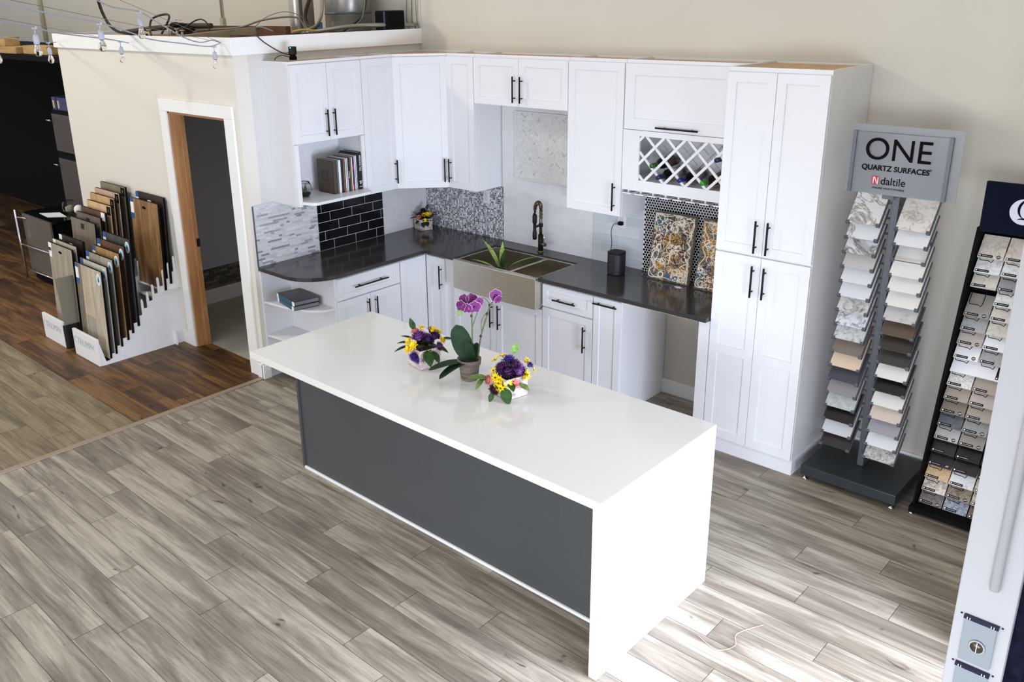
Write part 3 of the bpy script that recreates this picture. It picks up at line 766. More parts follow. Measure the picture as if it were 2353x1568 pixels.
mb = MB(); mb.lathe([(.011, 1.03), (.017, 1.035), (.017, 1.09), (.013, 1.10), (.013, 1.16), (.018, 1.165), (.018, 1.225), (.012, 1.235)], (fx, fy-.075, 0), 16); mb.build('spray_head', M['black'], f)
mb = MB(); mb.cyl((fx+.01, fy-.01, .985), (fx+.062, fy-.02, .985), .016, 16); mb.build('lever_hub', bronze, f)
mb = MB(); mb.tube([(fx+.05, fy-.02, .99), (fx+.058, fy-.03, 1.075)], .004, 8); mb.build('lever', M['chrome'], f)
# plant in the left bowl
t = thing('potted_plant', 'leafy green plant standing in the left sink bowl', 'plant', (1.27, -.42, .69))
mb = MB(); mb.lathe([(.045, .692), (.06, .80), (.062, .805), (.055, .80), (.05, .785), (.001, .785)], (1.27, -.42, 0), 20); mb.build('pot', M['blackm'], t)
rn = random.Random(4); vari = plain('leaf_variegated', (138, 166, 84), .45, var=.5, vs=70)
for k, (dx, dy, dz, ln) in enumerate([(-.9, .25, 1.25, .27), (-.25, .35, 1.2, .2), (.9, .45, .9, .26), (-.9, -.5, .75, .2), (.75, -.3, .5, .15), (-.2, -.9, .6, .15), (.3, -.7, .7, .14), (.5, .8, .7, .16), (.0, .1, 1.2, .14), (-.5, .8, .6, .15)]):
    mb = MB(); s0 = Vector((1.27, -.42, .785)); d = Vector((dx, dy, dz)).normalized(); mb.tube([s0, s0+d*.06], .003, 6); mb.leaf(s0+d*.05, d, (0, 0, 1), ln*1.05, .04, .3, 8, .25); mb.build('leaf', vari if k < 4 else M['leaf'], t)
# speaker
t = thing('smart_speaker', 'small black rounded speaker on the dark worktop', 'speaker', (2.2, -.2, .914))
def rrect(cx, cy, w_, d_, r_, n=5):
    o_ = []
    for (sx, sy, a0) in ((1, 1, 0), (-1, 1, 90), (-1, -1, 180), (1, -1, 270)):
        for k in range(n+1):
            a_ = R(a0+90*k/n); o_.append((cx+sx*(w_/2-r_)+r_*math.cos(a_), cy+sy*(d_/2-r_)+r_*math.sin(a_)))
    return o_
mb = MB(); mb.prism(rrect(2.2, -.2, .118, .118, .042), .92, 1.07); mb.prism(rrect(2.2, -.2, .105, .105, .04), .9145, .92); mb.build('speaker_body', plain('speaker_grille', (26, 26, 28), .55), t, bevel=.003)
mb = MB(); mb.prism(rrect(2.2, -.2, .12, .12, .043), 1.072, 1.082); mb.build('top_cap', M['black'], t, bevel=.002)
mb = MB(); mb.lathe([(.001, 1.0826), (.004, 1.0826)], (2.175, -.235, 0), 10); mb.build('status_light', M['paper'], t)
t = thing('power_plug', 'black plug and curly cord running from the outlet to the speaker', 'plug', (2.11, -.03, 1.24))
mb = MB(); mb.box(2.093, 2.127, -.045, -.014, 1.23, 1.256); mb.build('plug_head', M['blackm'], t, bevel=.004)
mb = MB(); mb.tube(crv([(2.10, -.045, 1.243), (2.07, -.06, 1.235), (2.05, -.06, 1.18), (2.065, -.07, 1.10), (2.075, -.09, 1.02), (2.13, -.10, .96), (2.15, -.10, .922), (2.2, -.12, .93), (2.2, -.141, .945)], 6), .0028, 6); mb.build('cord', M['cable_b'], t)
# paintings: abstract poured paint on board
def squiggle(rn_, W_, H_, k, amp):
    pts_ = []; x, y = rn_.uniform(.15, .85)*W_, rn_.uniform(.1, .9)*H_; an = rn_.uniform(0, 6.28); cur = rn_.uniform(-1, 1)
    for i in range(k):
        cur += rn_.uniform(-.35, .35); cur = max(-1.1, min(1.1, cur)); an += cur*.55
        x += math.cos(an)*amp; y += math.sin(an)*amp
        if x < .03*W_ or x > .97*W_: an = PI-an; x = max(.03*W_, min(.97*W_, x))
        if y < .02*H_ or y > .98*H_: an = -an; y = max(.02*H_, min(.98*H_, y))
        pts_.append((x, y))
    return pts_
def painting(x0, y_b, W_, H_, lean, label, seed):
    t = thing('painting', label, 'painting', (x0+W_/2, y_b, .9145))
    up = Vector((0, lean, H_)).normalized(); rt = Vector((1, 0, 0)); out = rt.cross(up)
    m_ = Matrix((rt, up, out)).transposed().to_4x4(); m_.translation = Vector((x0, y_b, .915))
    H2 = math.hypot(lean, H_)
    mt, nt, b = newmat('poured_paint'); b.inputs['Roughness'].default_value = .4
    n = noise(nt, coords(nt, loc=(seed, 0, 0)), 28, 5, .6, 2.5)
    L(nt, ramp(nt, n, [(.3, (20, 16, 18)), (.42, (58, 50, 36)), (.5, (70, 82, 66)), (.56, (38, 70, 104)), (.6, (196, 150, 70)), (.66, (54, 30, 22)), (.75, (210, 200, 190))]), b.inputs['Base Color'])
    mb = MB(); mb.box(0, W_, 0, H2, -.03, -.002, m_); mb.build('board', plain('board_edge', (140, 124, 100), .7), t, bevel=.001)
    mb = MB(); mb.box(0, W_, 0, H2, -.002, .0015, m_); mb.build('paint_field', mt, t)
    rn_ = random.Random(seed)
    for nm, mat_, cnt, rad, amp in (('gold_drips', plain('paint_gold', (190, 136, 56), .35), 12, .0019, .010), ('brown_drips', plain('paint_brown', (70, 34, 20), .35), 4, .0026, .012), ('blue_drips', plain('paint_blue', (40, 82, 124), .35), 3, .0030, .007), ('white_drips', plain('paint_white', (220, 210, 196), .3), 20, .0022, .0105)):
        mb = MB()
        for k in range(cnt):
            p = squiggle(rn_, W_, H2, 90, amp)
            rr_ = [rad*(.55+.9*abs(math.sin(i*.13+k))) for i in range(len(p))]
            mb.tube([m_ @ Vector((x, y, .0025+.0006*(i % 3))) for i, (x, y) in enumerate(p)], rr_, 5)
        if nm == 'white_drips':
            lp = [(.04, .97), (.3, .95), (.62, .985), (.95, .93), (.97, .8), (.86, .64), (.95, .55), (.84, .45), (.93, .3), (.9, .12), (.7, .03), (.4, .05), (.06, .03), (.03, .12), (.12, .2), (.05, .34), (.16, .48), (.08, .6), (.2, .7), (.07, .86), (.04, .97)]
            mb.tube([m_ @ Vector((p.x*W_, p.y*H2, .003)) for p in crv([(a_, b__, 0) for a_, b__ in lp], 5)], .0036, 6)
        mb.build(nm, mat_, t)
    return t
painting(2.425, -.135, .325, .475, .07, 'poured-paint abstract board with white loops leaning on the penny tiles, fully visible', 5)
painting(2.81, -.15, .325, .475, .08, 'poured-paint abstract board half hidden by the pantry edge', 8)
mb = MB(); mb.poly([(2.685, -.20, .9158), (2.715, -.225, .9158), (2.755, -.21, .9158), (2.72, -.185, .9158)]); tag(mb.build('paper_scrap', M['paper'], solid=.001), 'small white paper scrap on the worktop in front of the painting', 'paper')

# ------------------------------------------------------------------ books and glass
BX = .30
specs = [(.036, 'magazine', (74, 60, 52), (190, 180, 160), .265, 'brown soft-cover booklet with a square emblem, leftmost in the niche'),
 (.014, 'book', (120, 122, 110), (200, 190, 160), .262, 'thin grey green booklet beside the brown booklet'),
 (.028, 'book', (222, 226, 232), (230, 230, 230), .262, 'thick white magazine next to the thin grey booklet'),
 (.020, 'book', (40, 34, 36), (120, 110, 104), .262, 'black spine book with a mottled spine'),
 (.022, 'book', (112, 82, 70), (180, 160, 150), .262, 'brown photo-print spine book left of the pale ones'),
 (.016, 'book', (220, 212, 214), (230, 230, 230), .262, 'pale pinkish white thin book right of the brown spine'),
 (.016, 'book', (198, 206, 212), (230, 230, 230), .268, 'pale blue white thin book left of the navy one'),
 (.018, 'book', (40, 42, 60), (130, 130, 140), .27, 'navy book with small white spine letters'),
 (.016, 'book', (124, 106, 58), (180, 170, 150), .27, 'olive gold spine book'),
 (.015, 'book', (226, 222, 214), (230, 230, 230), .27, 'cream white spine book right of the olive gold one'),
 (.014, 'book', (42, 44, 92), (200, 200, 210), .272, 'indigo spine book with red foot and pink band'),
 (.015, 'book', (222, 208, 214), (230, 230, 230), .275, 'pink white thin spine book'),
 (.015, 'book', (204, 216, 224), (230, 230, 230), .275, 'pale blue thin spine book left of the thick black book'),
 (.012, 'book', (60, 64, 70), (160, 160, 160), .285, 'dark grey thin book against the thick black book'),
 (.045, 'book', (10, 10, 12), (60, 58, 56), .295, 'thick black book with white spine lettering, rightmost in the niche')]
tot = sum(s[0] for s in specs); y = -1.255; sc_ = (.255)/(tot-.03)
for k, (th, nm, col, edge, hh, lab) in enumerate(specs):
    dp = .20 if k < 13 else .215
    x1 = .305 if k > 0 else .30
    th2 = th*sc_
    nm2 = 'book'
    lean = 0
    t = thing(nm2, lab, 'book', (x1-dp/2, y+th2/2, 1.43), 'books in the wall niche')
    cov = plain('cover_%d' % k, col, .45, var=.25 if k in (3, 4) else .03, vs=40)
    def P(mb, a0, a1, b0, b1, c0, c1): mb.box(a0, a1, b0, b1, c0, c1)
    mb = MB(); hh = hh*.98
    g = .0006
    P(mb, x1-dp, x1, y+g, y+g+.0015, 1.4305, 1.4305+hh); P(mb, x1-dp, x1, y+th2-.0015-g, y+th2-g, 1.4305, 1.4305+hh); P(mb, x1-.002, x1, y+g, y+th2-g, 1.4305, 1.4305+hh)
    mb.build('cover', cov, t)
    mb = MB(); P(mb, x1-dp+.003, x1-.002, y+g+.0016, y+th2-.0016-g, 1.433, 1.4305+hh-.004); mb.build('pages', plain('pages_%d' % (k % 3), edge if k < 2 else (214-20*(k % 3), 212-20*(k % 3), 208-20*(k % 3)), .8), t)
    sf = frame((x1+.0004, y, 1.43), (0, 1, 0), (1, 0, 0))
    if k == 14:
        text('ARIZONA TILE', 'spine_lettering', t, M['paper'], sf, th2*.36, hh*.93, .024, rot=-PI/2, sx=.78)
        mb = MB(); mb.box(.008, th2-.008, .06, .066, 0, .0006, sf); mb.box(.013, th2-.013, .045, .054, 0, .0006, sf); mb.box(.007, th2-.007, .02, .023, 0, .0006, sf); mb.build('spine_marks', M['paper'], t)
    if k == 7:
        text('SURFACES', 'spine_lettering', t, M['paper'], sf, th2*.28, hh*.6, .012, rot=-PI/2)
    if k == 10:
        mb = MB(); mb.box(.001, th2-.001, .004, .045, 0, .0006, sf); mb.box(.001, th2-.001, .165, .20, 0, .0006, sf); mb.build('spine_bands', plain('band_red', (180, 40, 90), .5), t)
    if k == 0:
        cf = frame((x1-dp, y+g, 1.4305), (1, 0, 0), (0, -1, 0)); mb = MB()
        for q_ in ((.06, .13, .10, .104), (.06, .13, .166, .17), (.06, .064, .10, .17), (.126, .13, .10, .17)): mb.box(q_[0], q_[1], q_[2], q_[3], 0, .0006, cf)
        mb.build('emblem', M['dark'], t)
    y += th2
t = thing('glass_terrarium', 'round clear glass bowl with small grey green plant beside the books', 'terrarium', (.2, -1.46, 1.43))
mb = MB(); prof = [(.001, 1.432), (.03, 1.432), (.05, 1.452), (.058, 1.485), (.052, 1.525), (.040, 1.55), (.0385, 1.55), (.050, 1.525), (.056, 1.485), (.048, 1.454), (.03, 1.435), (.001, 1.435)]
mb.lathe(prof, (.2, -1.462, 0), 24); mb.build('bowl', M['glass'], t)
mb = MB(); mb.lathe([(.001, 1.4365), (.03, 1.437), (.044, 1.455), (.046, 1.466), (.001, 1.468)], (.2, -1.462, 0), 16); mb.build('soil', M['soil'], t)
rn = random.Random(6); mb = MB()
for k in range(26):
    an = rn.uniform(0, 6.28); rr_ = rn.uniform(0, .03); p = Vector((.2+rr_*math.cos(an), -1.462+rr_*math.sin(an), 1.467)); mb.leaf(p, (math.cos(an)*.5, math.sin(an)*.5, 1), (math.sin(an), math.cos(an), .2), rn.uniform(.03, .06), .012, .2, 4)
mb.build('plant', plain('grey_green_leaf', (104, 122, 96), .6, var=.3, vs=80), t)
for k in (0, 1):
    z = .6385+k*.036; t = thing('sample_binder', ['dark cover binder with teal spine, lower one on the rounded shelf', 'dark photo-cover binder with teal spine, upper one on the rounded shelf'][k], 'binder', (.26, -1.64, z), 'two binders on the end shelf')
    fr = frame((0, 0, 0), (1, 0, 0), (0, -1, 0)); A_ = Matrix.Translation((.27, -1.655, z)) @ Matrix.Rotation(R(-12+2*k), 4, 'Z')
    a_, b_ = .15, .105
    mb = MB(); mb.box(-a_, a_, -b_, b_, .0305, .0345, A_); mb.box(-a_, a_, -b_, b_, .0005, .004, A_); mb.build('cover', plain('binder_cover_%d' % k, (44, 44, 48), .35, var=.6, vs=14), t, bevel=.001)
    mb = MB(); mb.box(-a_+.03, a_-.03, -b_-.0005, -b_+.004, .0012, .034, A_); mb.build('spine', plain('binder_teal', (44, 84, 104), .5, var=.15), t)
    mb = MB(); mb.box(-a_, -a_+.03, -b_-.001, -b_+.004, .0012, .034, A_); mb.box(a_-.03, a_, -b_-.001, -b_+.004, .0012, .034, A_); mb.build('spine_labels', M['paper'], t)
    mb = MB(); mb.box(-a_+.004, a_-.004, -b_+.004, b_-.004, .004, .0305, A_); mb.build('pages', plain('binder_pages', (120, 120, 124), .8), t)

# ------------------------------------------------------------------ flower boxes, orchid
boxw = wood('whitewashed_wood', [(.36, (128, 106, 102)), (.46, (178, 160, 156)), (.56, (206, 194, 190)), (.75, (224, 214, 212))], 'x', 2.2, .7, False, False)
def flower_box(cx, cy, z, s_, h_, rot, label, seed, spec, leaves, group, rp=.05, dn=''):
    t = thing('flower_arrangement', label, 'flowers', (cx, cy, z), group)
    A_ = Matrix.Translation((cx, cy, z)) @ Matrix.Rotation(R(rot), 4, 'Z'); a_ = s_/2
    mb = MB(); e = .008
    for lo, hi in ((.001, h_*.49), (h_*.51, h_)):
        mb.box(-a_, a_, -a_, -a_+e, lo, hi, A_); mb.box(-a_, a_, a_-e, a_, lo, hi, A_); mb.box(-a_, -a_+e, -a_+e, a_-e, lo, hi, A_); mb.box(a_-e, a_, -a_+e, a_-e, lo, hi, A_)
    mb.box(-a_+e, a_-e, -a_+e, a_-e, .002, h_-.02, A_)
    mb.build('wooden_box', boxw, t, bevel=.001)
    rn_ = random.Random(seed); C_ = Vector((cx, cy, z+h_-.01))
    mb = MB()
    for k in range(80):
        an = rn_.uniform(0, 6.28); el = rn_.uniform(.0, 1.35); d = Vector((math.cos(an)*math.cos(el), math.sin(an)*math.cos(el), math.sin(el)))
        mb.leaf(C_+d*rn_.uniform(.0, .045), d, (0, 0, 1), rn_.uniform(.03, .055), .025, .3, 4)
    mb.build('filler_foliage', M['leaf'], t)
    for (dx, dy, dz, kind, r_) in spec:
        r_ = r_*(1.2 if kind in ('purple', 'mauve', 'violet') else 1.3 if kind in ('pom',) else 1.2)
        p = C_+Vector((dx, dy, dz))*.93; d = (p-(C_-Vector((0, 0, .03)))).normalized()
        q_ = d.to_track_quat('Z', 'Y').to_matrix().to_4x4(); q_.translation = p
        mb = MB()
        if kind in ('purple', 'mauve', 'violet', 'maroon', 'pink'):
            for ring, (el, ln) in enumerate([(5, 1), (25, .95), (45, .85), (65, .7), (82, .55)]):
                n_ = [22, 20, 16, 10, 5][ring]
                for k in range(n_):
                    an = 2*PI*k/n_+ring*.3; e_ = R(el); dd = Vector((math.cos(an)*math.cos(e_), math.sin(an)*math.cos(e_), math.sin(e_)))
                    dd = (q_.to_3x3() @ dd); mb.leaf(p-d*r_*.3, dd, d, r_*ln*rn_.uniform(.9, 1.1), r_*.22, -.15, 3, .3)
            mb.blob(p-d*r_*.25, r_*.5, sub=1); mb.build('bloom', M[kind], t, label={'purple': 'purple bloom', 'mauve': 'mauve bloom', 'violet': 'blue violet bloom', 'maroon': 'dark maroon bloom', 'pink': 'dusty pink bloom'}[kind])
        else:
            for k in range(14):
                an = 2*PI*k/14; dd = q_.to_3x3() @ Vector((math.cos(an), math.sin(an), .22 if k % 2 else .5)); mb.leaf(p, dd, d, r_, r_*.42, .05, 3, .1)
            if kind == 'pom':
                for k in range(12):
                    an = 2*PI*k/12+.2; dd = q_.to_3x3() @ Vector((math.cos(an)*.6, math.sin(an)*.6, .8)); mb.leaf(p, dd, d, r_*.8, r_*.4, .1, 3, .1)
                mb.blob(p, r_*.35, sub=1)
            b_ = mb.build('daisy', M['yellow'], t, label='yellow daisy')
            if kind == 'daisy':
                mb = MB(); mb.blob(p+d*.003, r_*.28, (1, 1, .6), 1); mb.build('centre', plain('daisy_centre', (96, 78, 20), .8), b_)
    for (dx, dy, dz, ex, ey, ez, ln, wd, mt_) in leaves:
        mb = MB(); mb.leaf(C_+Vector((dx, dy, dz)), (ex, ey, ez), (0, 0, 1) if abs(ez) < .8 else (.7, -.7, .3), ln, wd, .2, 7, .15); mb.build('leaf', M[mt_], t)
    return t
# camera sees these from +x,-y: screen right = (+.72,+.69), toward viewer = (+.69,-.72)
def sc3(lst):
    """(right, toward, up, ...) -> world offsets"""
    o_ = []
    for e in lst:
        r_, f_, u_ = e[:3]; o_.append((r_*.724+f_*.69, r_*.69-f_*.724, u_)+tuple(e[3:]))
    return o_
def sc6(lst):
    o_ = []
    for e in lst:
        r_, f_, u_, a_, b_, c_ = e[:6]; o_.append((r_*.724+f_*.69, r_*.69-f_*.724, u_, a_*.724+b_*.69, a_*.69-b_*.724, c_)+tuple(e[6:]))
    return o_
flower_box(2.325, -2.262, .889, .135, .112, -12, 'whitewashed box of purple, yellow and violet flowers, nearest the left end of the island', 2,
 sc3([(-.03, .01, .085, 'mauve', .045), (.03, .02, .07, 'purple', .04), (.075, .0, .08, 'purple', .036), (-.085, .03, .05, 'pom', .024), (-.055, .06, .035, 'pom', .026), (-.085, .05, .012, 'pom', .026), (.055, -.02, .10, 'pom', .028), (.09, -.03, .085, 'pom', .022), (.11, .02, .05, 'pom', .022), (-.01, -.04, .11, 'pom', .022), (-.05, -.02, .105, 'pink', .028), (.1, .03, .02, 'mauve', .03), (-.06, .075, -.03, 'violet', .03), (-.03, .085, -.045, 'violet', .03), (.0, .08, -.018, 'pom', .018), (-.01, .06, .01, 'maroon', .03), (.05, -.05, .10, 'violet', .03), (0, -.02, .06, 'purple', .045)]),
 sc6([(.02, .07, .01, .25, .75, -.55, .10, .062, 'leaf'), (.05, .06, .0, .5, .6, -.5, .08, .045, 'leaf'), (.07, .03, .02, .9, .3, -.25, .08, .045, 'leaf'), (.10, 0, .05, 1, .1, .15, .07, .045, 'leaf'), (-.06, .0, .03, -1, .2, .25, .09, .04, 'leaf'), (-.08, .02, .02, -1, .3, -.1, .09, .035, 'leafd'), (-.05, -.02, .10, -.35, 0, 1, .07, .035, 'leaf'), (0, .06, .03, -.2, .8, .4, .08, .045, 'leaf'), (.04, .06, .03, .3, .7, .5, .08, .04, 'leaf'), (-.05, 0, .05, -.9, .1, .5, .08, .035, 'leafd')]), 'flower boxes')
flower_box(2.945, -2.245, .889, .135, .112, -12, 'whitewashed box of purple and yellow flowers with ivy, nearest the right end of the island', 3,
 sc3([(-.01, .03, .05, 'purple', .052), (.0, -.03, .09, 'violet', .04), (.06, .02, .045, 'mauve', .045), (-.045, .0, .06, 'purple', .04), (.03, .0, .07, 'purple', .045), (-.075, -.02, .085, 'daisy', .026), (-.035, -.04, .10, 'daisy', .028), (-.085, .02, .04, 'daisy', .02), (-.075, .05, .01, 'daisy', .026), (-.055, .06, .0, 'daisy', .024), (-.06, .07, -.015, 'daisy', .022), (-.05, .09, -.035, 'daisy', .024), (-.07, .085, -.03, 'daisy', .02), (-.01, .09, -.012, 'daisy', .022), (.09, -.02, .07, 'daisy', .022), (.105, -.02, .045, 'daisy', .022), (.12, -.01, .06, 'violet', .022), (.1, .0, .09, 'daisy', .018), (.135, .0, .03, 'daisy', .018), (.095, .03, .015, 'daisy', .026), (.08, .04, .0, 'daisy', .018), (.025, .08, -.015, 'pink', .026), (-.12, .04, -.005, 'pink', .03), (-.09, .08, -.05, 'maroon', .034)]),
 sc6([(-.03, .09, -.03, .25, .6, -.8, .09, .06, 'leaf'), (-.11, .03, .0, -1, .1, .25, .11, .07, 'leafl'), (-.13, .04, .0, -.8, .3, -.6, .07, .05, 'leafl'), (.02, -.05, .10, .5, 0, 1, .065, .045, 'leafl'), (.05, .07, -.02, .8, .5, -.2, .06, .05, 'leafl'), (-.09, .08, -.06, -.3, .5, -.8, .05, .03, 'leaf'), (.0, .07, -.01, .2, .8, -.1, .07, .04, 'leaf'), (-.10, .02, .0, -.9, .4, .1, .06, .05, 'leafl')]), 'flower boxes')
flower_box(.125, -.165, .915, .12, .10, -20, 'small whitewashed box of dark purple and yellow flowers in the worktop corner', 4,
 sc3([(-.03, .0, .05, 'purple', .04), (.03, .0, .06, 'purple', .04), (.01, .04, .045, 'pom', .022), (.04, .04, .05, 'pom', .024), (.065, .02, .05, 'pom', .02), (-.04, .05, .03, 'pink', .024), (.0, -.03, .08, 'maroon', .04), (.02, .06, .0, 'pom', .016), (-.01, .03, .02, 'maroon', .035), (.08, .0, .04, 'purple', .03)]),
 sc6([(-.06, .02, .02, -1, .3, .1, .06, .04, 'leafd'), (.07, .02, .04, 1, .1, .2, .06, .03, 'leafd'), (.0, .06, -.01, .1, .7, -.6, .06, .04, 'leafd'), (.03, .06, -.01, .3, .7, -.6, .05, .04, 'leafd'), (.03, -.02, .08, .3, 0, 1, .05, .03, 'leafd'), (-.04, .05, .0, -.4, .7, -.3, .05, .03, 'leafd'), (-.05, 0, .04, -.8, 0, .7, .05, .03, 'leafd')]), 'flower boxes')
# orchid
t = thing('potted_orchid', 'purple orchid in a grey clay pot between the two flower boxes', 'orchid', (2.65, -2.24, .889))
ox, oy, oz = 2.655, -2.24, .889
mt, nt, b = newmat('clay_pot_grey'); b.inputs['Roughness'].default_value = .85
n = noise(nt, coords(nt, (1, 1, 6)), 7, 4); L(nt, ramp(nt, n, [(.35, (92, 80, 74)), (.6, (128, 116, 106)), (.75, (150, 140, 130))]), b.inputs['Base Color'])
mb = MB(); mb.lathe([(.001, .001), (.043, .001), (.047, .006), (.057, .085), (.063, .088), (.066, .118), (.062, .12), (.057, .116), (.055, .105), (.001, .103)], (ox, oy, oz), 32); mb.build('pot', mt, t)
mb = MB(); mb.lathe([(.054, .104), (.03, .110), (.001, .108)], (ox, oy, oz), 16); mb.build('soil', M['soil'], t)
def W3(r_, f_, u_): return Vector((ox+r_*.724+f_*.69, oy+r_*.69-f_*.724, oz+u_))
def D3(r_, f_, u_): return Vector((r_*.724+f_*.69, r_*.69-f_*.724, u_))
for (p, d, ln, wd, cu, m_) in [((0, 0, .11), (-.38, -.1, 1), .20, .11, .15, 'leafd'), ((-.02, .02, .11), (-1, .2, .06), .20, .05, .22, 'leafd'), ((-.01, .03, .11), (-1, .5, .0), .17, .045, .38, 'leafd'), ((.02, .01, .11), (-.25, .3, 1), .11, .05, .2, 'leafd'), ((.03, .0, .11), (.1, -.2, 1), .09, .045, .3, 'leafd')]:
    mb = MB(); mb.leaf(W3(*p), D3(*d), D3(-.2, .9, .3) if abs(d[2]) > .6 else (0, 0, 1), ln, wd*(1 if abs(d[2]) > .6 else 1.5), cu, 12, .12, 1); mb.build('leaf', M[m_], t)
st = [[(.015, 0, .11), (.02, 0, .25), (.02, 0, .37), (.022, 0, .40)], [(.045, 0, .11), (.065, 0, .24), (.10, 0, .36), (.12, .0, .42), (.16, 0, .47)], [(.022, 0, .30), (.05, 0, .38), (.07, 0, .41)], [(.12, 0, .42), (.08, 0, .46), (.03, 0, .43)], [(.16, 0, .47), (.21, 0, .475)], [(.07, .0, .26), (.07, 0, .33), (.10, 0, .38)]]
for s_ in st:
    mb = MB(); mb.tube(crv([W3(*p) for p in s_], 6), .0042 if len(s_) > 3 else .0024, 7); mb.build('stem', M['stem'], t)
mb = MB()
for p in ((.018, 0, .36), (.10, 0, .37), (.065, 0, .245), (.02, 0, .2)): mb.blob(W3(*p), .008, (1, 1, 1.2), 1)
mb.build('stem_nodes', M['maroon'], t)
def orchid_bloom(c_, d, r_):
    d = Vector(d).normalized(); q_ = d.to_track_quat('Z', 'Y').to_matrix()
    mb = MB()
    for k in range(5):
        an = R(90+72*k); dd = q_ @ Vector((math.cos(an), math.sin(an), .12)); mb.leaf(c_, dd, d, r_*1.0, r_*(1.15 if k in (1, 4) else .8), .1, 8, .05, 1)
    b_ = mb.build('bloom', M['orchidw'], t, label='magenta orchid bloom with pale rim')
    mb = MB()
    for k in range(5):
        an = R(90+72*k); dd = q_ @ Vector((math.cos(an), math.sin(an), .12)); mb.leaf(c_+d*.0016, dd, d, r_*.965, r_*(1.10 if k in (1, 4) else .75), .1, 8, .05, 1)
    mb.blob(c_+d*.006, r_*.2, sub=1); mb.build('petal_centres', M['orchid'], b_)
for (p, d, r_) in [((-.035, .02, .425), (-.5, .8, .1), .032), ((.035, .03, .42), (.1, 1, .0), .036), ((-.005, .03, .415), (-.2, 1, -.1), .03), ((.02, -.01, .45), (.2, .8, .4), .034), ((-.02, -.01, .45), (-.3, .8, .4), .03), ((.145, .01, .475), (.3, .9, .1), .036), ((.06, .02, .445), (.4, .9, .2), .026), ((.158, .015, .455), (.5, .8, -.3), .026)]:
    orchid_bloom(W3(*p), D3(*d), r_)
mb = MB(); mb.leaf(W3(-.04, .01, .40), D3(-.2, .5, -.6), D3(0, 1, 0), .035, .032, .3, 5); mb.build('old_bloom', M['leafl'], t, label='wilted green bloom')

# ------------------------------------------------------------------ island
t = thing('kitchen_island', 'large island with white quartz waterfall top and dark grey back panel', 'kitchen island', (2.66, -2.33, 0))
IX0, IX1, IY0, IY1, IH = 1.399, 3.925, -2.805, -1.861, .888
mb = MB()
prof = [(IX0, IH-.04), (IX1-.04, IH-.04), (IX1-.04, 0.0005), (IX1, 0.0005), (IX1, IH), (IX0, IH)]
Mx = Matrix(((1, 0, 0, 0), (0, 0, -1, 0), (0, 1, 0, 0), (0, 0, 0, 1)))  # (x,z,-y)
mb.prism(prof, -IY1, -IY0, Mx)
bmesh.ops.recalc_face_normals(mb.bm, faces=mb.bm.faces)
mb.build('waterfall_top', M['island'], t, bevel=.002)
mb = MB(); mb.box(1.425, 3.884, -2.49, -1.90, .0, .847); mb.build('body', M['cab'], t)
mb = MB(); mb.box(1.43, 3.884, -2.50, -2.49, .018, .847); mb.build('back_panel', M['greypanel'], t)
mb = MB(); mb.box(1.410, 1.425, -2.512, -1.90, .002, .847); mb.build('end_panel', M['greypanel'], t)
mb = MB(); mb.box(1.427, 3.884, -2.516, -2.50, .0005, .018); mb.build('plinth_strip', M['white'], t, bevel=.004)

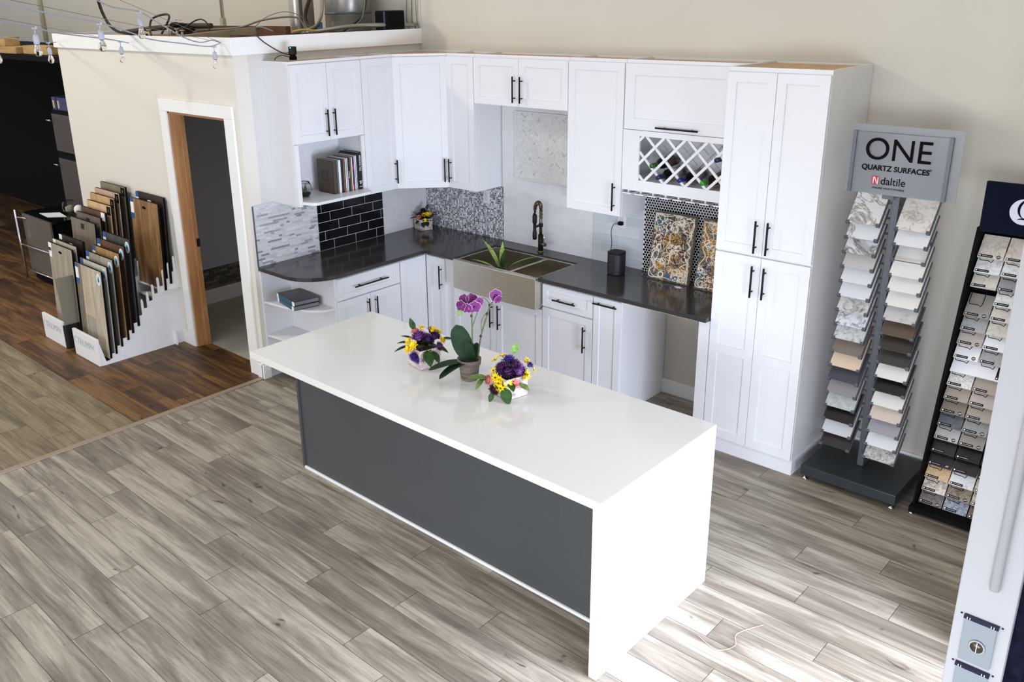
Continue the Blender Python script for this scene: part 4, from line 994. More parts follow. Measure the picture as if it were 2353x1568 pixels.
# ------------------------------------------------------------------ grey sample stand
t = thing('sample_stand', 'grey metal stand of tilted quartz samples with a clear sign on top', 'display stand', (4.12, -.3, 0))
mb = MB(); mb.box(3.845, 4.405, -.57, -.06, .035, .10); mb.build('base', M['darkslab'], t, bevel=.004)
for x in (3.87, 4.38):
    for y in (-.54, -.10):
        mb = MB(); mb.lathe([(.017, .0005), (.017, .006), (.006, .010), (.006, .036)], (x, y, 0), 14); mb.build('foot', M['chrome'], t)
mb = MB(); mb.box(4.098, 4.135, -.35, -.24, .10, 1.80); mb.build('post', M['steelpost'], t, bevel=.003)
ST = R(51)
def tray_frame(xl, y, z):
    m_ = Matrix(((1, 0, 0), (0, math.cos(ST), -math.sin(ST)), (0, math.sin(ST), math.cos(ST)))).to_4x4(); m_.translation = Vector((xl, y, z)); return m_
mq = {k: stone('sample_'+k, *v) for k, v in {
 'white_vein': ((226, 224, 222), (150, 142, 130), 'vein', .2, .7), 'white_vein2': ((222, 222, 222), (150, 146, 138), 'vein', .2, .8), 'white_vein3': ((216, 216, 218), (120, 116, 110), 'vein', .2, .6),
 'beige': ((196, 192, 188), (182, 178, 174), 'plain'), 'white': ((222, 222, 224), (214, 214, 216), 'plain'), 'granite_bw': ((206, 204, 198), (96, 96, 92), 'marble', .3, 1.6), 'marble_bw': ((222, 222, 226), (60, 60, 64), 'marble', .3, 2),
 'granite_w': ((206, 208, 204), (140, 142, 136), 'marble', .3, 2.2), 'taupe': ((128, 116, 104), (112, 100, 90), 'plain'), 'sand': ((226, 202, 174), (214, 188, 160), 'plain'), 'charcoal': ((70, 70, 78), (58, 58, 66), 'plain'),
 'greytaupe': ((152, 146, 146), (132, 126, 126), 'plain'), 'lightgranite': ((196, 198, 194), (160, 162, 158), 'marble', .3, 2.5), 'blackbrown': ((26, 18, 16), (14, 10, 10), 'plain'), 'offwhite': ((214, 212, 212), (204, 202, 202), 'plain'), 'darkbrown': ((48, 42, 44), (38, 34, 36), 'plain'),
 'speckle_corner': ((218, 212, 204), (140, 134, 130), 'marble', .3, 1.4), 'cream': ((222, 220, 215), (214, 211, 206), 'plain'), 'softgrey': ((188, 186, 184), (160, 158, 158), 'marble', .3, 1.5), 'brown': ((92, 76, 64), (74, 60, 50), 'plain'), 'espresso': ((54, 46, 40), (42, 36, 30), 'plain'),
 'olive': ((58, 56, 50), (46, 44, 40), 'plain'), 'starblack': ((10, 10, 12), (8, 8, 8), 'plain'), 'peach': ((212, 196, 182), (196, 180, 168), 'plain'), 'midgrey': ((160, 158, 164), (138, 136, 142), 'plain'), 'granite_g': ((182, 180, 176), (120, 118, 116), 'granite')}.items()}
LC = [('white_vein', 'white sample with one broad brown vein, topmost of the left column, grey stand'), ('white_vein2', 'white sample with forked grey vein, second from top of the left column, grey stand'), ('white_vein3', 'white sample with two dark veins, third from top of the left column, grey stand'),
 ('beige', 'pale beige sample, fourth from top of the left column, grey stand'), ('white', 'plain white sample directly under the pale beige one, left column of grey stand'), ('white', 'plain white sample directly above the mottled ones, left column of the grey stand'),
 ('granite_bw', 'grey and beige mottled sample under the plain white pair, left column, grey stand'), ('marble_bw', 'black and white blotched sample in the left column of the grey stand'), ('granite_w', 'pale green grey mottled sample directly above the taupe one, grey stand'),
 ('taupe', 'taupe brown sample in the left column of the grey stand'), ('sand', 'light sand coloured sample under the taupe one, left column of the grey stand'), ('charcoal', 'charcoal blue sample under the sand one, left column of the grey stand'),
 ('greytaupe', 'mid grey taupe sample under the charcoal one, left column of the grey stand'), ('lightgranite', 'light speckled grey sample above the near-black brown one, left column of the grey stand'), ('blackbrown', 'near-black brown sample low in the left column of the grey stand'),
 ('offwhite', 'off-white sample second from bottom of the left column, grey stand'), ('darkbrown', 'dark brown sample at the bottom of the left column, grey stand')]
RC = [('speckle_corner', 'cream sample with a dark-flecked corner, topmost of the right column on the grey stand'), ('white', 'plain white sample above the empty slot, right column of the grey stand'), None, ('cream', 'large white sample seen below the empty slot, right column of the grey stand'),
 ('cream', 'plain cream white sample right under the one below the empty slot, grey stand'), ('cream', 'plain cream white sample directly above the soft grey marbled one, grey stand'), ('softgrey', 'soft grey marbled sample above the brown one, right column of the grey stand'),
 ('brown', 'mid brown sample in the right column of the grey stand'), ('espresso', 'espresso brown sample under the mid brown one, grey stand'), ('olive', 'dark olive grey sample under the espresso one, grey stand'), ('cream', 'white sample between the dark olive and the black samples, grey stand'),
 ('starblack', 'polished black sample with tiny sparkles, right column of the grey stand'), ('cream', 'white sample between the black and the peach samples, grey stand'), ('peach', 'peach beige sample in the right column of the grey stand'), ('midgrey', 'mid grey speckled sample under the peach one, grey stand'),
 ('white', 'cool white sample second from bottom of the right column, grey stand'), ('granite_g', 'grey granite sample at the bottom of the right column, grey stand')]
for ci, (xl, lst, zoff) in enumerate(((3.893, LC, 0), (4.155, RC, 0))):
    for k in range(17):
        z = 1.604-.0876*k; F = tray_frame(xl-.004*k/17, -.42, z); W_ = .176
        mb = MB(); mb.box(-.003, .004, -.002, .21, -.011, -.0015, F); mb.box(W_-.004, W_+.003, -.002, .21, -.011, -.0015, F); mb.box(.004, W_-.004, .12, .14, -.008, -.004, F); mb.box(.004, W_-.004, .0, .004, -.006, -.002, F)
        mb.box(-.004, .016, -.008, .007, -.010, .012, F); mb.box(W_-.016, W_+.004, -.008, .007, -.010, .012, F)
        if ci == 0: mb.box(W_, 4.10-xl, .15, .16, -.016, -.004, F)
        else: mb.box(4.133-xl, 0, .15, .16, -.016, -.004, F)
        mb.build('sample_tray', M['steelpost'], t)
        if lst[k]:
            nm, lab = lst[k]
            mb = MB(); mb.box(.002, W_-.002, -.002, .205, -.001, .009, F); tag(mb.build('stone_sample', mq[nm], bevel=.0012), lab, 'stone sample', 'samples on the grey stand')
# acrylic sign
s_ = thing('clear_sign', 'clear acrylic sign plate with the words ONE QUARTZ SURFACES', 'sign', (4.17, -.5, 1.795))
mb = MB(); mb.box(3.886, 4.452, -.497, -.493, 1.797, 2.163); mb.build('back_plate', M['acrylic'], s_)
mb = MB(); mb.prism([(3.925+.47*i/12, -.507-.010*math.sin(PI*i/12)) for i in range(13)]+[(3.925+.47*i/12, -.503-.010*math.sin(PI*i/12)) for i in range(12, -1, -1)], 1.80, 2.125); mb.build('curved_cover', M['acrylic'], s_)
for x in (3.915, 4.395):
    mb = MB(); mb.box(x-.008, x+.010, -.516, -.499, 1.798, 2.127); mb.build('side_channel', plain('sign_channel', (84, 88, 96), .3), s_)
mb = MB(); mb.box(4.09, 4.15, -.499, -.25, 1.775, 1.796); mb.build('bracket', M['steelpost'], s_)
sf = frame((3.935, -.5185, 1.80), (1, 0, 0), (0, -1, 0)); ink = plain('sign_ink', (10, 8, 9), .8, spec=.1)
text('ONE', 'sign_letters', s_, ink, sf, .212, .185, .165, align='CENTER', off=0, sx=.99)
text('QUARTZ SURFACES', 'sign_letters', s_, ink, sf, .208, .128, .0395, align='CENTER', off=.0008, sx=.98)
text('daltile', 'sign_letters', s_, ink, sf, .207, .055, .058, align='CENTER', sx=.92)
text("IMAGINE WHAT'S POSSIBLE", 'sign_letters', s_, ink, sf, .187, .03, .0135, align='CENTER')
text('\u00ae', 'sign_letters', s_, ink, sf, .378, .148, .016)
mb = MB(); mb.box(.098, .134, .052, .096, 0, .0008, sf); lg = mb.build('red_logo', plain('logo_red', (178, 20, 32), .5), s_)
mb = MB()
for q4 in ([(.104, .056), (.109, .056), (.109, .090), (.104, .094)], [(.127, .056), (.132, .052), (.132, .092), (.127, .092)], [(.108, .093), (.114, .093), (.130, .056), (.124, .056)]):
    mb.prism(q4, .0008, .0014, sf)
mb.build('logo_stroke', plain('logo_pale', (210, 200, 200), .5), lg)

# ------------------------------------------------------------------ black sample rack
t = thing('sample_rack', 'tall black rack of small labelled stone samples with a navy header', 'display rack', (4.7, -.3, 0))
RW = .42; xb, xt = 4.497, 4.553      # lower and upper left edge of the samples
def rowp(k):  # k = 0 top .. 18 bottom : left x, front y, z
    f_ = k/18
    return (xt+(xb-xt)*f_, -.33-.13*f_, 1.497-1.442*f_)
mb = MB(); mb.box(4.47, 4.97, -.535, -.07, .018, .05); mb.build('base', M['blackm'], t, bevel=.003)
for x, y in ((4.485, -.52), (4.955, -.52), (4.485, -.09), (4.955, -.09)):
    mb = MB(); mb.lathe([(.014, .0005), (.014, .008), (.006, .01), (.006, .02)], (x, y, 0), 12); mb.build('foot', M['chrome'], t)
def slant(x0b, x1b, yb0, yb1, z0, z1, dx, dy):
    return [(x0b, yb0, z0), (x1b, yb0, z0), (x1b, yb1, z0), (x0b, yb1, z0), (x0b+dx, yb0+dy, z1), (x1b+dx, yb0+dy, z1), (x1b+dx, yb1+dy, z1), (x0b+dx, yb1+dy, z1)]
mb = MB(); mb.hexa(slant(4.478, 4.488, -.50, -.30, .05, 1.66, .06, .14)); mb.build('side_frame', M['blackm'], t)
mb = MB(); mb.hexa(slant(4.905, 4.925, -.50, -.30, .05, 1.66, .06, .14)); mb.build('side_frame', M['blackm'], t)
mb = MB(); mb.hexa(slant(4.49, 4.905, -.33, -.325, .05, 1.66, .06, .14)); mb.build('back_frame', M['blackm'], t)
mb = MB(); mb.box(4.55, 4.985, -.37, -.34, 1.645, 1.905); hd_ = mb.build('header', plain('header_navy', (8, 14, 32), .8, spec=.1), t, bevel=.002)
hf = frame((4.55, -.3705, 1.645), (1, 0, 0), (0, -1, 0))
mb = MB(); mb.prism([(.19+.066*math.cos(a_*PI/24), .125+.066*math.sin(a_*PI/24)) for a_ in range(48)], 0, .0008, hf); dl = mb.build('logo_disc', plain('logo_white', (206, 206, 220), .5), hd_)
mb = MB()
def ell(cx, cy, rx, ry, th, a0, a1, rot=0, n=24):
    o_, i_ = [], []
    for k in range(n+1):
        a_ = R(a0+(a1-a0)*k/n); w_ = th*math.sin(PI*k/n)+.0008
        for lst, s__ in ((o_, 1), (i_, -1)):
            x, y = (rx+s__*w_/2)*math.cos(a_), (ry+s__*w_/2)*math.sin(a_); lst.append((cx+x*math.cos(rot)-y*math.sin(rot), cy+x*math.sin(rot)+y*math.cos(rot)))
    return o_+i_[::-1]
mb.prism(ell(.205, .14, .04, .05, .012, 95, 265, -.2), .0009, .0016, hf)
mb.prism(ell(.205, .14, .04, .05, .006, -85, 95, -.2), .0009, .0016, hf)
mb.prism(ell(.19, .055, .05, .035, .009, 30, 120, .1), .0009, .0016, hf)
mb.build('logo_letter', plain('header_navy', (8, 14, 32), .8, spec=.1), dl)
pal = {'beige marble': ((206, 198, 188), (176, 166, 154), 'vein'), 'white marble': ((222, 222, 222), (180, 180, 180), 'vein'), 'warm beige': ((204, 198, 188), (182, 174, 164), 'marble'), 'taupe': ((150, 144, 136), (136, 130, 122), 'plain'), 'grey': ((164, 164, 164), (136, 136, 136), 'marble'),
 'pinkish beige': ((186, 174, 166), (170, 158, 150), 'plain'), 'bright white': ((230, 230, 232), (222, 222, 224), 'plain'), 'speckled white': ((214, 212, 208), (170, 168, 164), 'granite'), 'light taupe': ((168, 156, 144), (150, 138, 126), 'plain'), 'olive taupe': ((134, 124, 108), (118, 108, 94), 'plain'),
 'dark grey marble': ((96, 98, 102), (64, 66, 70), 'marble'), 'light grey': ((178, 176, 172), (166, 164, 160), 'plain'), 'dark brown': ((38, 34, 32), (28, 26, 24), 'plain'), 'black brown': ((34, 30, 30), (24, 22, 22), 'plain'), 'tan': ((200, 170, 132), (184, 152, 116), 'granite'),
 'cream fleck': ((222, 212, 200), (140, 124, 112), 'marble'), 'grey brown granite': ((116, 106, 104), (78, 70, 70), 'granite'), 'black': ((14, 14, 16), (8, 8, 10), 'plain'), 'brown granite': ((150, 136, 118), (60, 50, 40), 'marble'), 'blue grey granite': ((150, 158, 172), (50, 58, 70), 'granite'),
 'red brown granite': ((120, 92, 80), (50, 36, 32), 'granite'), 'cream': ((222, 214, 196), (212, 204, 186), 'plain'), 'sand': ((204, 186, 150), (192, 172, 136), 'plain'), 'mid grey': ((150, 148, 148), (134, 132, 132), 'plain'), 'beige granite': ((190, 180, 160), (96, 84, 70), 'granite')}
pm = {}
cols = [
 ['beige marble', 'white marble', 'warm beige', None, 'taupe', 'grey', 'pinkish beige', 'bright white', 'W:bright white', 'speckled white', 'light taupe', 'olive taupe', 'dark grey marble', 'light grey', 'dark brown', 'black brown', 'tan', 'cream fleck', 'grey brown granite'],
 ['beige marble', 'white marble', 'mid grey', 'white marble', 'warm beige', 'W:warm beige', 'bright white', 'grey', None, 'light taupe', 'pinkish beige', 'light taupe', 'mid grey', 'taupe', 'black', 'black brown', 'white marble', 'brown granite', 'blue grey granite'],
 ['white marble', 'grey', 'cream', 'white marble', 'grey', None, 'cream', 'cream', 'bright white', 'cream', 'sand', 'dark brown', 'light grey', 'black', 'dark brown', 'black', 'beige granite', 'beige granite', 'red brown granite']]
logo = {0: (0, 4, 6, 7, 11, 13, 15, 18), 1: (1, 2, 12, 13, 17), 2: ()}
cname = ['left', 'middle', 'right']
ordn = ['top', 'second', 'third', 'fourth', 'fifth', 'sixth', 'seventh', 'eighth', 'ninth', 'tenth', 'eleventh', 'twelfth', 'thirteenth', 'fourteenth', 'fifteenth', 'sixteenth', 'seventeenth', 'eighteenth', 'bottom']
for ci in range(3):
    for k in range(19):
        x, y, z = rowp(k); x += ci*.1275
        F = tray_frame(x, y, z); W_ = .1235; v = cols[ci][k]; wide = bool(v) and v[:2] == 'W:'
        if wide: W_ = .251; v = v[2:]
        if v is None and not (ci == 0 and k == 3): continue
        mb = MB(); mb.tube([F @ Vector(p) for p in ((.012, .12, -.012), (.012, .0, -.012), (.018, -.012, -.004), (.06, -.012, -.004), (.072, -.016, -.012), (.078, .0, -.012), (.078, .12, -.012))], .0022, 5); mb.tube([F @ Vector(p) for p in ((0, .10, -.0125), (W_, .10, -.0125))], .0022, 5)
        mb.build('wire_bracket', M['blackm'], t)
        if v is None: continue
        if v not in pm: pm[v] = stone('chip_'+v.replace(' ', '_'), pal[v][0], pal[v][1], pal[v][2], .3, 2.2)
        q_ = thing('stone_sample', ('double-width ' if wide else '')+'%s sample chip, %s row of the %s column, black rack' % (v, ordn[k], cname[ci]), 'stone sample', tuple(F @ Vector((W_/2, 0, 0))), 'sample chips on the black rack')
        mb = MB(); mb.box(.001, W_-.001, 0, .135, -.009, .004, F); mb.build('stone_chip', pm[v], q_, bevel=.0008)
        if not (ci == 1 and k == 5):
            mb = MB()
            if wide: mb.box(W_-.03, W_-.016, .008, .085, .004, .0048, F)
            else: mb.box(.006, .072, .004, .018, .004, .0048, F)
            mb.build('name_label', M['black'], q_)
            mb = MB()
            if wide: mb.prism([(W_-.023+.004*math.cos(a_), .016+.004*math.sin(a_)) for a_ in [j*PI/5 for j in range(10)]], .0049, .0053, F)
            else:
                mb.prism([(.0125+.0042*math.cos(a_), .011+.0042*math.sin(a_)) for a_ in [j*PI/5 for j in range(10)]], .0049, .0053, F); mb.box(.022, .066, .0105, .0118, .0049, .0052, F)
            mb.build('label_print', M['paper'], q_)
        if k in logo[ci]:
            mb = MB(); mb.prism([(W_-.024+.0105*math.cos(j*PI/10), .013+.0105*math.sin(j*PI/10)) for j in range(20)], .004, .0047, F); lb = mb.build('round_sticker', M['black'], q_)
            mb = MB()
            for j in range(3): mb.prism([(W_-.032+.005*j, .008), (W_-.030+.005*j, .008), (W_-.025+.005*j, .018), (W_-.027+.005*j, .018)], .0048, .0052, F)
            mb.build('sticker_stripes', M['paper'], lb)

# ------------------------------------------------------------------ flooring displays
def lam(name, a_, b_, c_): return wood(name, [(.3, a_), (.5, b_), (.7, c_)], 'z', 1.2, .45, False, False)
LM = {'pale': lam('lam_pale_ash', (150, 138, 120), (186, 174, 154), (208, 198, 178)), 'white': lam('lam_white', (170, 168, 160), (196, 194, 186), (210, 208, 200)), 'greige': lam('lam_greige', (126, 118, 104), (160, 152, 136), (180, 172, 156)), 'honey': lam('lam_honey', (120, 86, 46), (166, 128, 80), (196, 160, 112)),
 'brown': lam('lam_brown', (48, 30, 18), (92, 62, 40), (122, 86, 60)), 'charcoal': lam('lam_charcoal', (46, 44, 44), (72, 68, 68), (92, 88, 86)), 'oak': lam('lam_oak', (70, 44, 24), (134, 98, 60), (178, 142, 98)), 'darkb': lam('lam_dark', (26, 16, 12), (46, 32, 24), (64, 46, 36)),
 'taupe': lam('lam_taupe', (92, 84, 72), (118, 108, 92), (136, 126, 110)), 'mink': lam('lam_mink', (84, 74, 66), (104, 92, 82), (120, 108, 96)), 'maple': lam('lam_maple', (190, 150, 104), (214, 176, 132), (226, 192, 150)), 'gold': lam('lam_gold', (170, 130, 80), (196, 158, 104), (212, 176, 124)), 'pinkoak': lam('lam_pinkoak', (170, 138, 112), (196, 166, 138), (208, 182, 156)), 'moss': lam('lam_moss', (98, 88, 66), (124, 114, 90), (140, 130, 106))}
blue = plain('label_blue', (44, 84, 150), .5); cyan = plain('sticker_cyan', (70, 176, 200), .5); teal = plain('drop_teal', (24, 96, 132), .5)
def rack(x0, x1, label, teeth):
    t = thing('flooring_rack', label, 'display rack', ((x0+x1)/2, -2.23, 0))
    for x in (x0, x1-.012):
        pts_ = [(-2.60, 0.0), (-2.60, .20)]
        ys = [i*.0 for i in ()]
        n_ = 13
        for i in range(n_):
            y0 = -2.565+.0555*i; zb = .03+.052*i; pts_ += [(y0, zb), (y0+.0335, zb), (y0+.037, zb+.125), (y0+.046, zb+.14), (y0+.0545, zb+.125)] if i >= 6 else [(y0, zb), (y0+.035, zb), (y0+.054, zb+.035)]
        pts_ += [(-1.845, .74), (-1.84, .60), (-1.835, 0)]
        mb = MB(); Myz = Matrix(((0, 0, 1, 0), (1, 0, 0, 0), (0, 1, 0, 0), (0, 0, 0, 1))); mb.prism(pts_, x, x+.012, Myz)
        bmesh.ops.recalc_face_normals(mb.bm, faces=mb.bm.faces); mb.build('side_plate', M['white'], t)
    mb = MB(); mb.box(x0, x1, -2.625, -2.60, 0.001, .235); mb.build('front_panel', M['white'], t, bevel=.002)
    mb = MB(); mb.box(x0-.03, x1+.035, -1.94, -1.93, .0, .12); mb.box(x0+.012, x1-.012, -2.0, -1.86, .40, .412); mb.build('cross_brace', M['white'], t)
    mb = MB(); mb.box(x0-.03, x1+.035, -1.99, -1.86, .50, .507); mb.build('rear_shelf', M['white'], t)
    ff = frame((x0, -2.6255, .0), (1, 0, 0), (0, -1, 0))
    text('TRIUMPH', 'rack_lettering', t, plain('letter_grey', (176, 180, 182), .6), ff, (x1-x0)*.52, .12, .084, align='CENTER', sx=.92)
    mb = MB(); mb.prism(ell(.045, .148, .022, .026, .007, 40, 320), 0, .0006, ff); mb.build('rack_logo', plain('letter_teal', (150, 196, 190), .6), t)
    return t
rack(-1.70, -1.245, 'white stepped flooring display rack next to the doorway', 13); rack(-2.335, -1.90, 'white stepped flooring display rack further from the doorway', 13)
def board(x0, x1, y, ztop, hgt, mat, label, deco, hole=False, lean=.035, th=.022, inset=None):
    t = thing('flooring_board', label, 'flooring sample', ((x0+x1)/2, y, ztop-hgt), 'flooring sample boards')
    up = Vector((0, lean, hgt)).normalized(); rt = Vector((1, 0, 0)); out = rt.cross(up)
    F = Matrix((rt, up, out)).transposed().to_4x4(); F.translation = Vector((x0, y-lean*.5, ztop-hgt)); w_ = x1-x0; H = hgt
    mb = MB(); mb.box(0, w_, 0, H, -th, -.003, F); mb.build('core', M['blackm'], t)
    mb = MB(); mb.box(0, w_, 0, H, -.003, 0, F); fc = mb.build('laminate_face', mat, t)
    if inset: mb = MB(); mb.box(w_*.24, w_*.62, 0, H*.42, 0, .0008, F); mb.build('second_plank', inset, t); mb = MB(); mb.box(0, w_*.22, 0, H, 0, .0008, F); mb.build('edge_plank', LM['taupe'], t)
    if hole: mb = MB(); mb.prism([(w_*.5+.035*math.cos(a_)*1.0, H-.06+.012*math.sin(a_)) for a_ in [j*PI/8 for j in range(16)]], .0002, .0012, F); mb.build('hand_hole', M['blackm'] if hole == 1 else M['paper'], t)
    for d in deco:
        if d == 'blue':
            mb = MB(); mb.box(.0, .055, H-.045, H, .001, .0018, F); mb.build('blue_label', blue, t); mb = MB(); mb.box(.0, .055, H-.13, H-.045, .001, .0018, F); mb.build('white_label', M['paper'], t)
        if d == 'bluelong':
            mb = MB(); mb.box(.0, .055, H-.035, H, .001, .0018, F); mb.box(.0, .055, H-.18, H-.13, .001, .0018, F); mb.build('blue_label', blue, t); mb = MB(); mb.box(.0, .055, H-.13, H-.035, .001, .0018, F); mb.build('white_label', M['paper'], t)
        if d == 'white':
            mb = MB(); mb.box(.0, .06, H-.045, H, .001, .0018, F); mb.box(.0, .06, H-.13, H-.075, .001, .0018, F); mb.build('white_label', M['paper'], t); mb = MB(); mb.box(.005, .035, H-.075, H-.045, .001, .002, F); mb.build('label_mark', M['dark'], t)
        if d == 'black':
            mb = MB(); mb.box(w_-.075, w_-.005, H-.085, H-.008, .001, .0018, F); mb.build('black_label', M['blackm'], t); mb = MB(); mb.box(w_-.045, w_-.035, H-.06, H-.03, .0019, .0024, F); mb.build('label_mark', plain('label_print_grey', (120, 110, 90), .6), t)
        if d == 'square':
            mb = MB(); mb.box(w_*.42, w_*.56, H-.08, H-.03, .0002, .001, F); mb.box(w_*.455, w_*.525, H-.065, H-.045, .001, .0014, F); mb.build('square_stamp', M['dark'], t)
        if d == 'corner':
            mb = MB(); mb.box(w_-.075, w_-.005, H-.075, H, .001, .0018, F); mb.build('white_label', M['paper'], t)
        if d == 'drop':
            c0 = (w_-.045, H-.07); ri = lambda a, b_: [(c0[0]+a*math.cos(j*PI/12), c0[1]+b_*math.sin(j*PI/12)) for j in range(24)]
            mb = MB(); mb.prism(ri(.038, .05), .001, .0018, F); sk = mb.build('round_sticker', M['paper'], t)
            mb = MB(); mb.prism(ri(.031, .042), .0018, .0021, F); mb.build('sticker_ring', plain('sticker_pale', (190, 222, 232), .5), sk)
            mb = MB(); mb.prism([(c0[0]+x, c0[1]+y_) for x, y_ in ((0, .028), (-.008, .01), (-.015, -.008), (-.012, -.02), (0, -.026), (.012, -.02), (.015, -.008), (.008, .01))], .0021, .0025, F); mb.build('drop_mark', teal, sk)
X0, X1 = -1.715, -1.238
for (y, zt, m_, lab, dc, kw) in [
 (-2.518, .795, 'pale', 'pale two-tone flooring board with round drop sticker, front of the rack by the doorway', ['bluelong', 'drop'], dict(inset=LM['greige'])),
 (-2.467, .823, 'white', 'near-white flooring board with drop sticker, second in the rack by the doorway', ['blue', 'drop'], {}),
 (-2.41, .872, 'greige', 'light greige flooring board with drop sticker, third in the rack by the doorway', ['blue', 'drop'], {}),
 (-2.348, .912, 'honey', 'honey coloured striped flooring board with drop sticker, fourth in the rack by the doorway', ['blue', 'drop'], {}),
 (-2.298, .96, 'brown', 'mid brown flooring board with drop sticker, fifth in the rack by the doorway', ['blue', 'drop'], {}),
 (-2.24, 1.008, 'charcoal', 'charcoal flooring board with drop sticker, sixth in the rack by the doorway', ['blue', 'drop'], {}),
 (-1.955, 1.258, 'oak', 'large warm oak flooring board with hand hole, next to the doorway', ['bluelong'], dict(hole=1)),
 (-1.898, 1.303, 'darkb', 'dark brown flooring board with white hand hole, rearmost by the doorway', ['blue'], dict(hole=2))]:
    board(X0, X1, y, zt, .75, LM[m_], lab, dc, **kw)
X0, X1 = -2.335, -1.862
for (y, zt, m_, lab, dc, kw) in [
 (-2.475, .86, 'greige', 'striped greige flooring board with hand hole, front of the far rack', ['white'], dict(hole=1)), (-2.43, .88, 'pale', 'pale ash flooring board, second in the far rack', ['white'], {}), (-2.37, .912, 'darkb', 'near-black flooring board with white label, third in the far rack', ['white'], dict(hole=2)),
 (-2.242, 1.047, 'taupe', 'taupe flooring board with square stamp, frontmost of the far rack\'s rear boards', ['square'], {}), (-2.185, 1.088, 'mink', 'mink grey flooring board with square stamp, behind the taupe one', ['square'], {}), (-2.135, 1.125, 'brown', 'dark brown flooring board with white corner label in the far rack', ['corner'], {}),
 (-2.076, 1.175, 'maple', 'light maple flooring board with black corner label in the far rack', ['black'], {}), (-2.035, 1.235, 'gold', 'golden tan flooring board with black corner label in the far rack', ['black'], {}), (-1.985, 1.273, 'pinkoak', 'pinkish oak flooring board with black corner label in the far rack', ['black'], {}), (-1.925, 1.32, 'moss', 'moss brown flooring board with black corner label, rearmost of the far rack', ['black'], {})]:
    board(X0, X1, y, zt, .75 if zt > 1 else .72, LM[m_], lab, dc, **kw)
mb = MB(); mb.hexa([(-1.875, -2.615, .215), (-1.868, -2.615, .215), (-1.868, -2.47, .215), (-1.875, -2.47, .215), (-1.885, -2.625, .64), (-1.878, -2.625, .64), (-1.878, -2.45, .64), (-1.885, -2.45, .64)])
tag(mb.build('carton_sheet', plain('tan_board', (128, 122, 104), .7)), 'olive tan sheet standing between the two flooring racks', 'sheet')
mb = MB(); mb.box(-1.882, -1.86, -2.63, -2.45, 0.001, .214); tag(mb.build('dark_panel', M['dark']), 'dark narrow panel on the floor between the two flooring racks', 'box')  # plain dark panel filling the gap below the tan sheet

# ------------------------------------------------------------------ dark corner at far left
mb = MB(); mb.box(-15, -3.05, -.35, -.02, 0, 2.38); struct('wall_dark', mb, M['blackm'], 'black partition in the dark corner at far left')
t = thing('storage_cabinet', 'dark two-section storage cabinet in the dark corner behind the partition', 'cabinet', (-3.6, -1.35, 0))
dg = plain('dark_grey_door', (66, 58, 58), .6)
mb = MB(); mb.box(-4.30, -3.02, -1.46, -.36, 0, 1.80); mb.build('body', M['blackm'], t)
for z0, z1 in ((1.36, 1.76), (.62, 1.28), (.05, .56)):
    mb = MB(); mb.box(-4.26, -3.05, -1.485, -1.46, z0, z1); d = mb.build('door', dg, t, bevel=.004)
    mb = MB(); mb.cyl((-4.31, -1.52, z1-.07), (-4.22, -1.52, z1-.07), .010, 10); mb.cyl((-4.27, -1.52, z1-.07), (-4.27, -1.486, z1-.07), .006, 8); mb.build('handle', M['chrome'], d)
bb = plain('box_blue', (26, 44, 92), .5, var=.4, vs=20)
for k, (x, w_, lab) in enumerate(((-4.22, .10, 'narrow blue and white carton on top of the dark storage cabinet'), (-4.02, .26, 'wider blue carton on top of the dark storage cabinet'))):
    t = thing('carton', lab, 'box', (x, -1.4, 1.80), 'blue cartons')
    mb = MB(); mb.box(x-w_/2, x+w_/2, -1.45, -1.30, 1.801, 1.935); mb.build('carton_body', bb, t); mb = MB(); mb.box(x-w_/2+.02, x-w_/2+.06, -1.4515, -1.45, 1.82, 1.90); mb.build('carton_picture', plain('box_tan', (200, 170, 130), .6), t)
mb = MB(); mb.box(-15, -3.05, -1.7, -.36, 2.33, 2.385); struct('trim_6', mb, M['blackm'], 'dark ledge carrying the wooden beams')
wb = wood('pine_beam', [(.3, (130, 96, 52)), (.5, (176, 140, 88)), (.7, (196, 162, 110))], 'x', 1, .7, False, False)
for k, (x0, x1, y0, y1, z0, z1, lab) in enumerate(((-5.9, -4.40, -1.68, -1.50, 2.386, 2.455, 'long pale wood beam on the dark ledge at the upper left edge'), (-5.9, -4.72, -1.66, -1.5, 2.456, 2.55, 'short brown wood block on top of the long beam at upper left'), (-4.36, -3.75, -1.62, -1.45, 2.386, 2.47, 'brown wood block on the dark ledge nearest the partition'))):
    mb = MB(); mb.box(x0, x1, y0, y1, z0, z1); tag(mb.build('wood_beam', wb, bevel=.003), lab, 'beam', 'wood beams')
# glass fronted stand with chrome bars
t = thing('display_table', 'low black display table with smoked glass end and chrome rail', 'table', (-3.75, -1.75, 0))
mb = MB(); mb.box(-4.30, -3.50, -1.96, -1.54, .735, .755); mb.build('table_top', plain('gloss_black', (12, 12, 14), .15), t, bevel=.002)
mb = MB(); mb.box(-4.26, -3.54, -1.94, -1.56, .02, .735); mb.build('body', M['blackm'], t)
mb = MB(); mb.box(-4.22, -3.50, -1.985, -1.965, .12, .76); mb.build('glass_front', plain('smoked_panel', (96, 88, 84), .25), t)
mb = MB(); mb.cyl((-4.27, -2.03, .03), (-4.27, -2.03, .80), .014, 12)
for z in (.72, .42, .14): mb.cyl((-4.27, -2.03, z), (-4.10 if z > .6 else -3.62, -1.992, z), .007, 8)
mb.build('chrome_rail', M['chrome'], t)
mb = MB(); mb.hexa([(-4.07, -1.86, .7555), (-3.80, -1.88, .7555), (-3.66, -1.74, .7555), (-3.93, -1.70, .7555), (-4.07, -1.86, .758), (-3.80, -1.88, .758), (-3.66, -1.74, .758), (-3.93, -1.70, .758)])
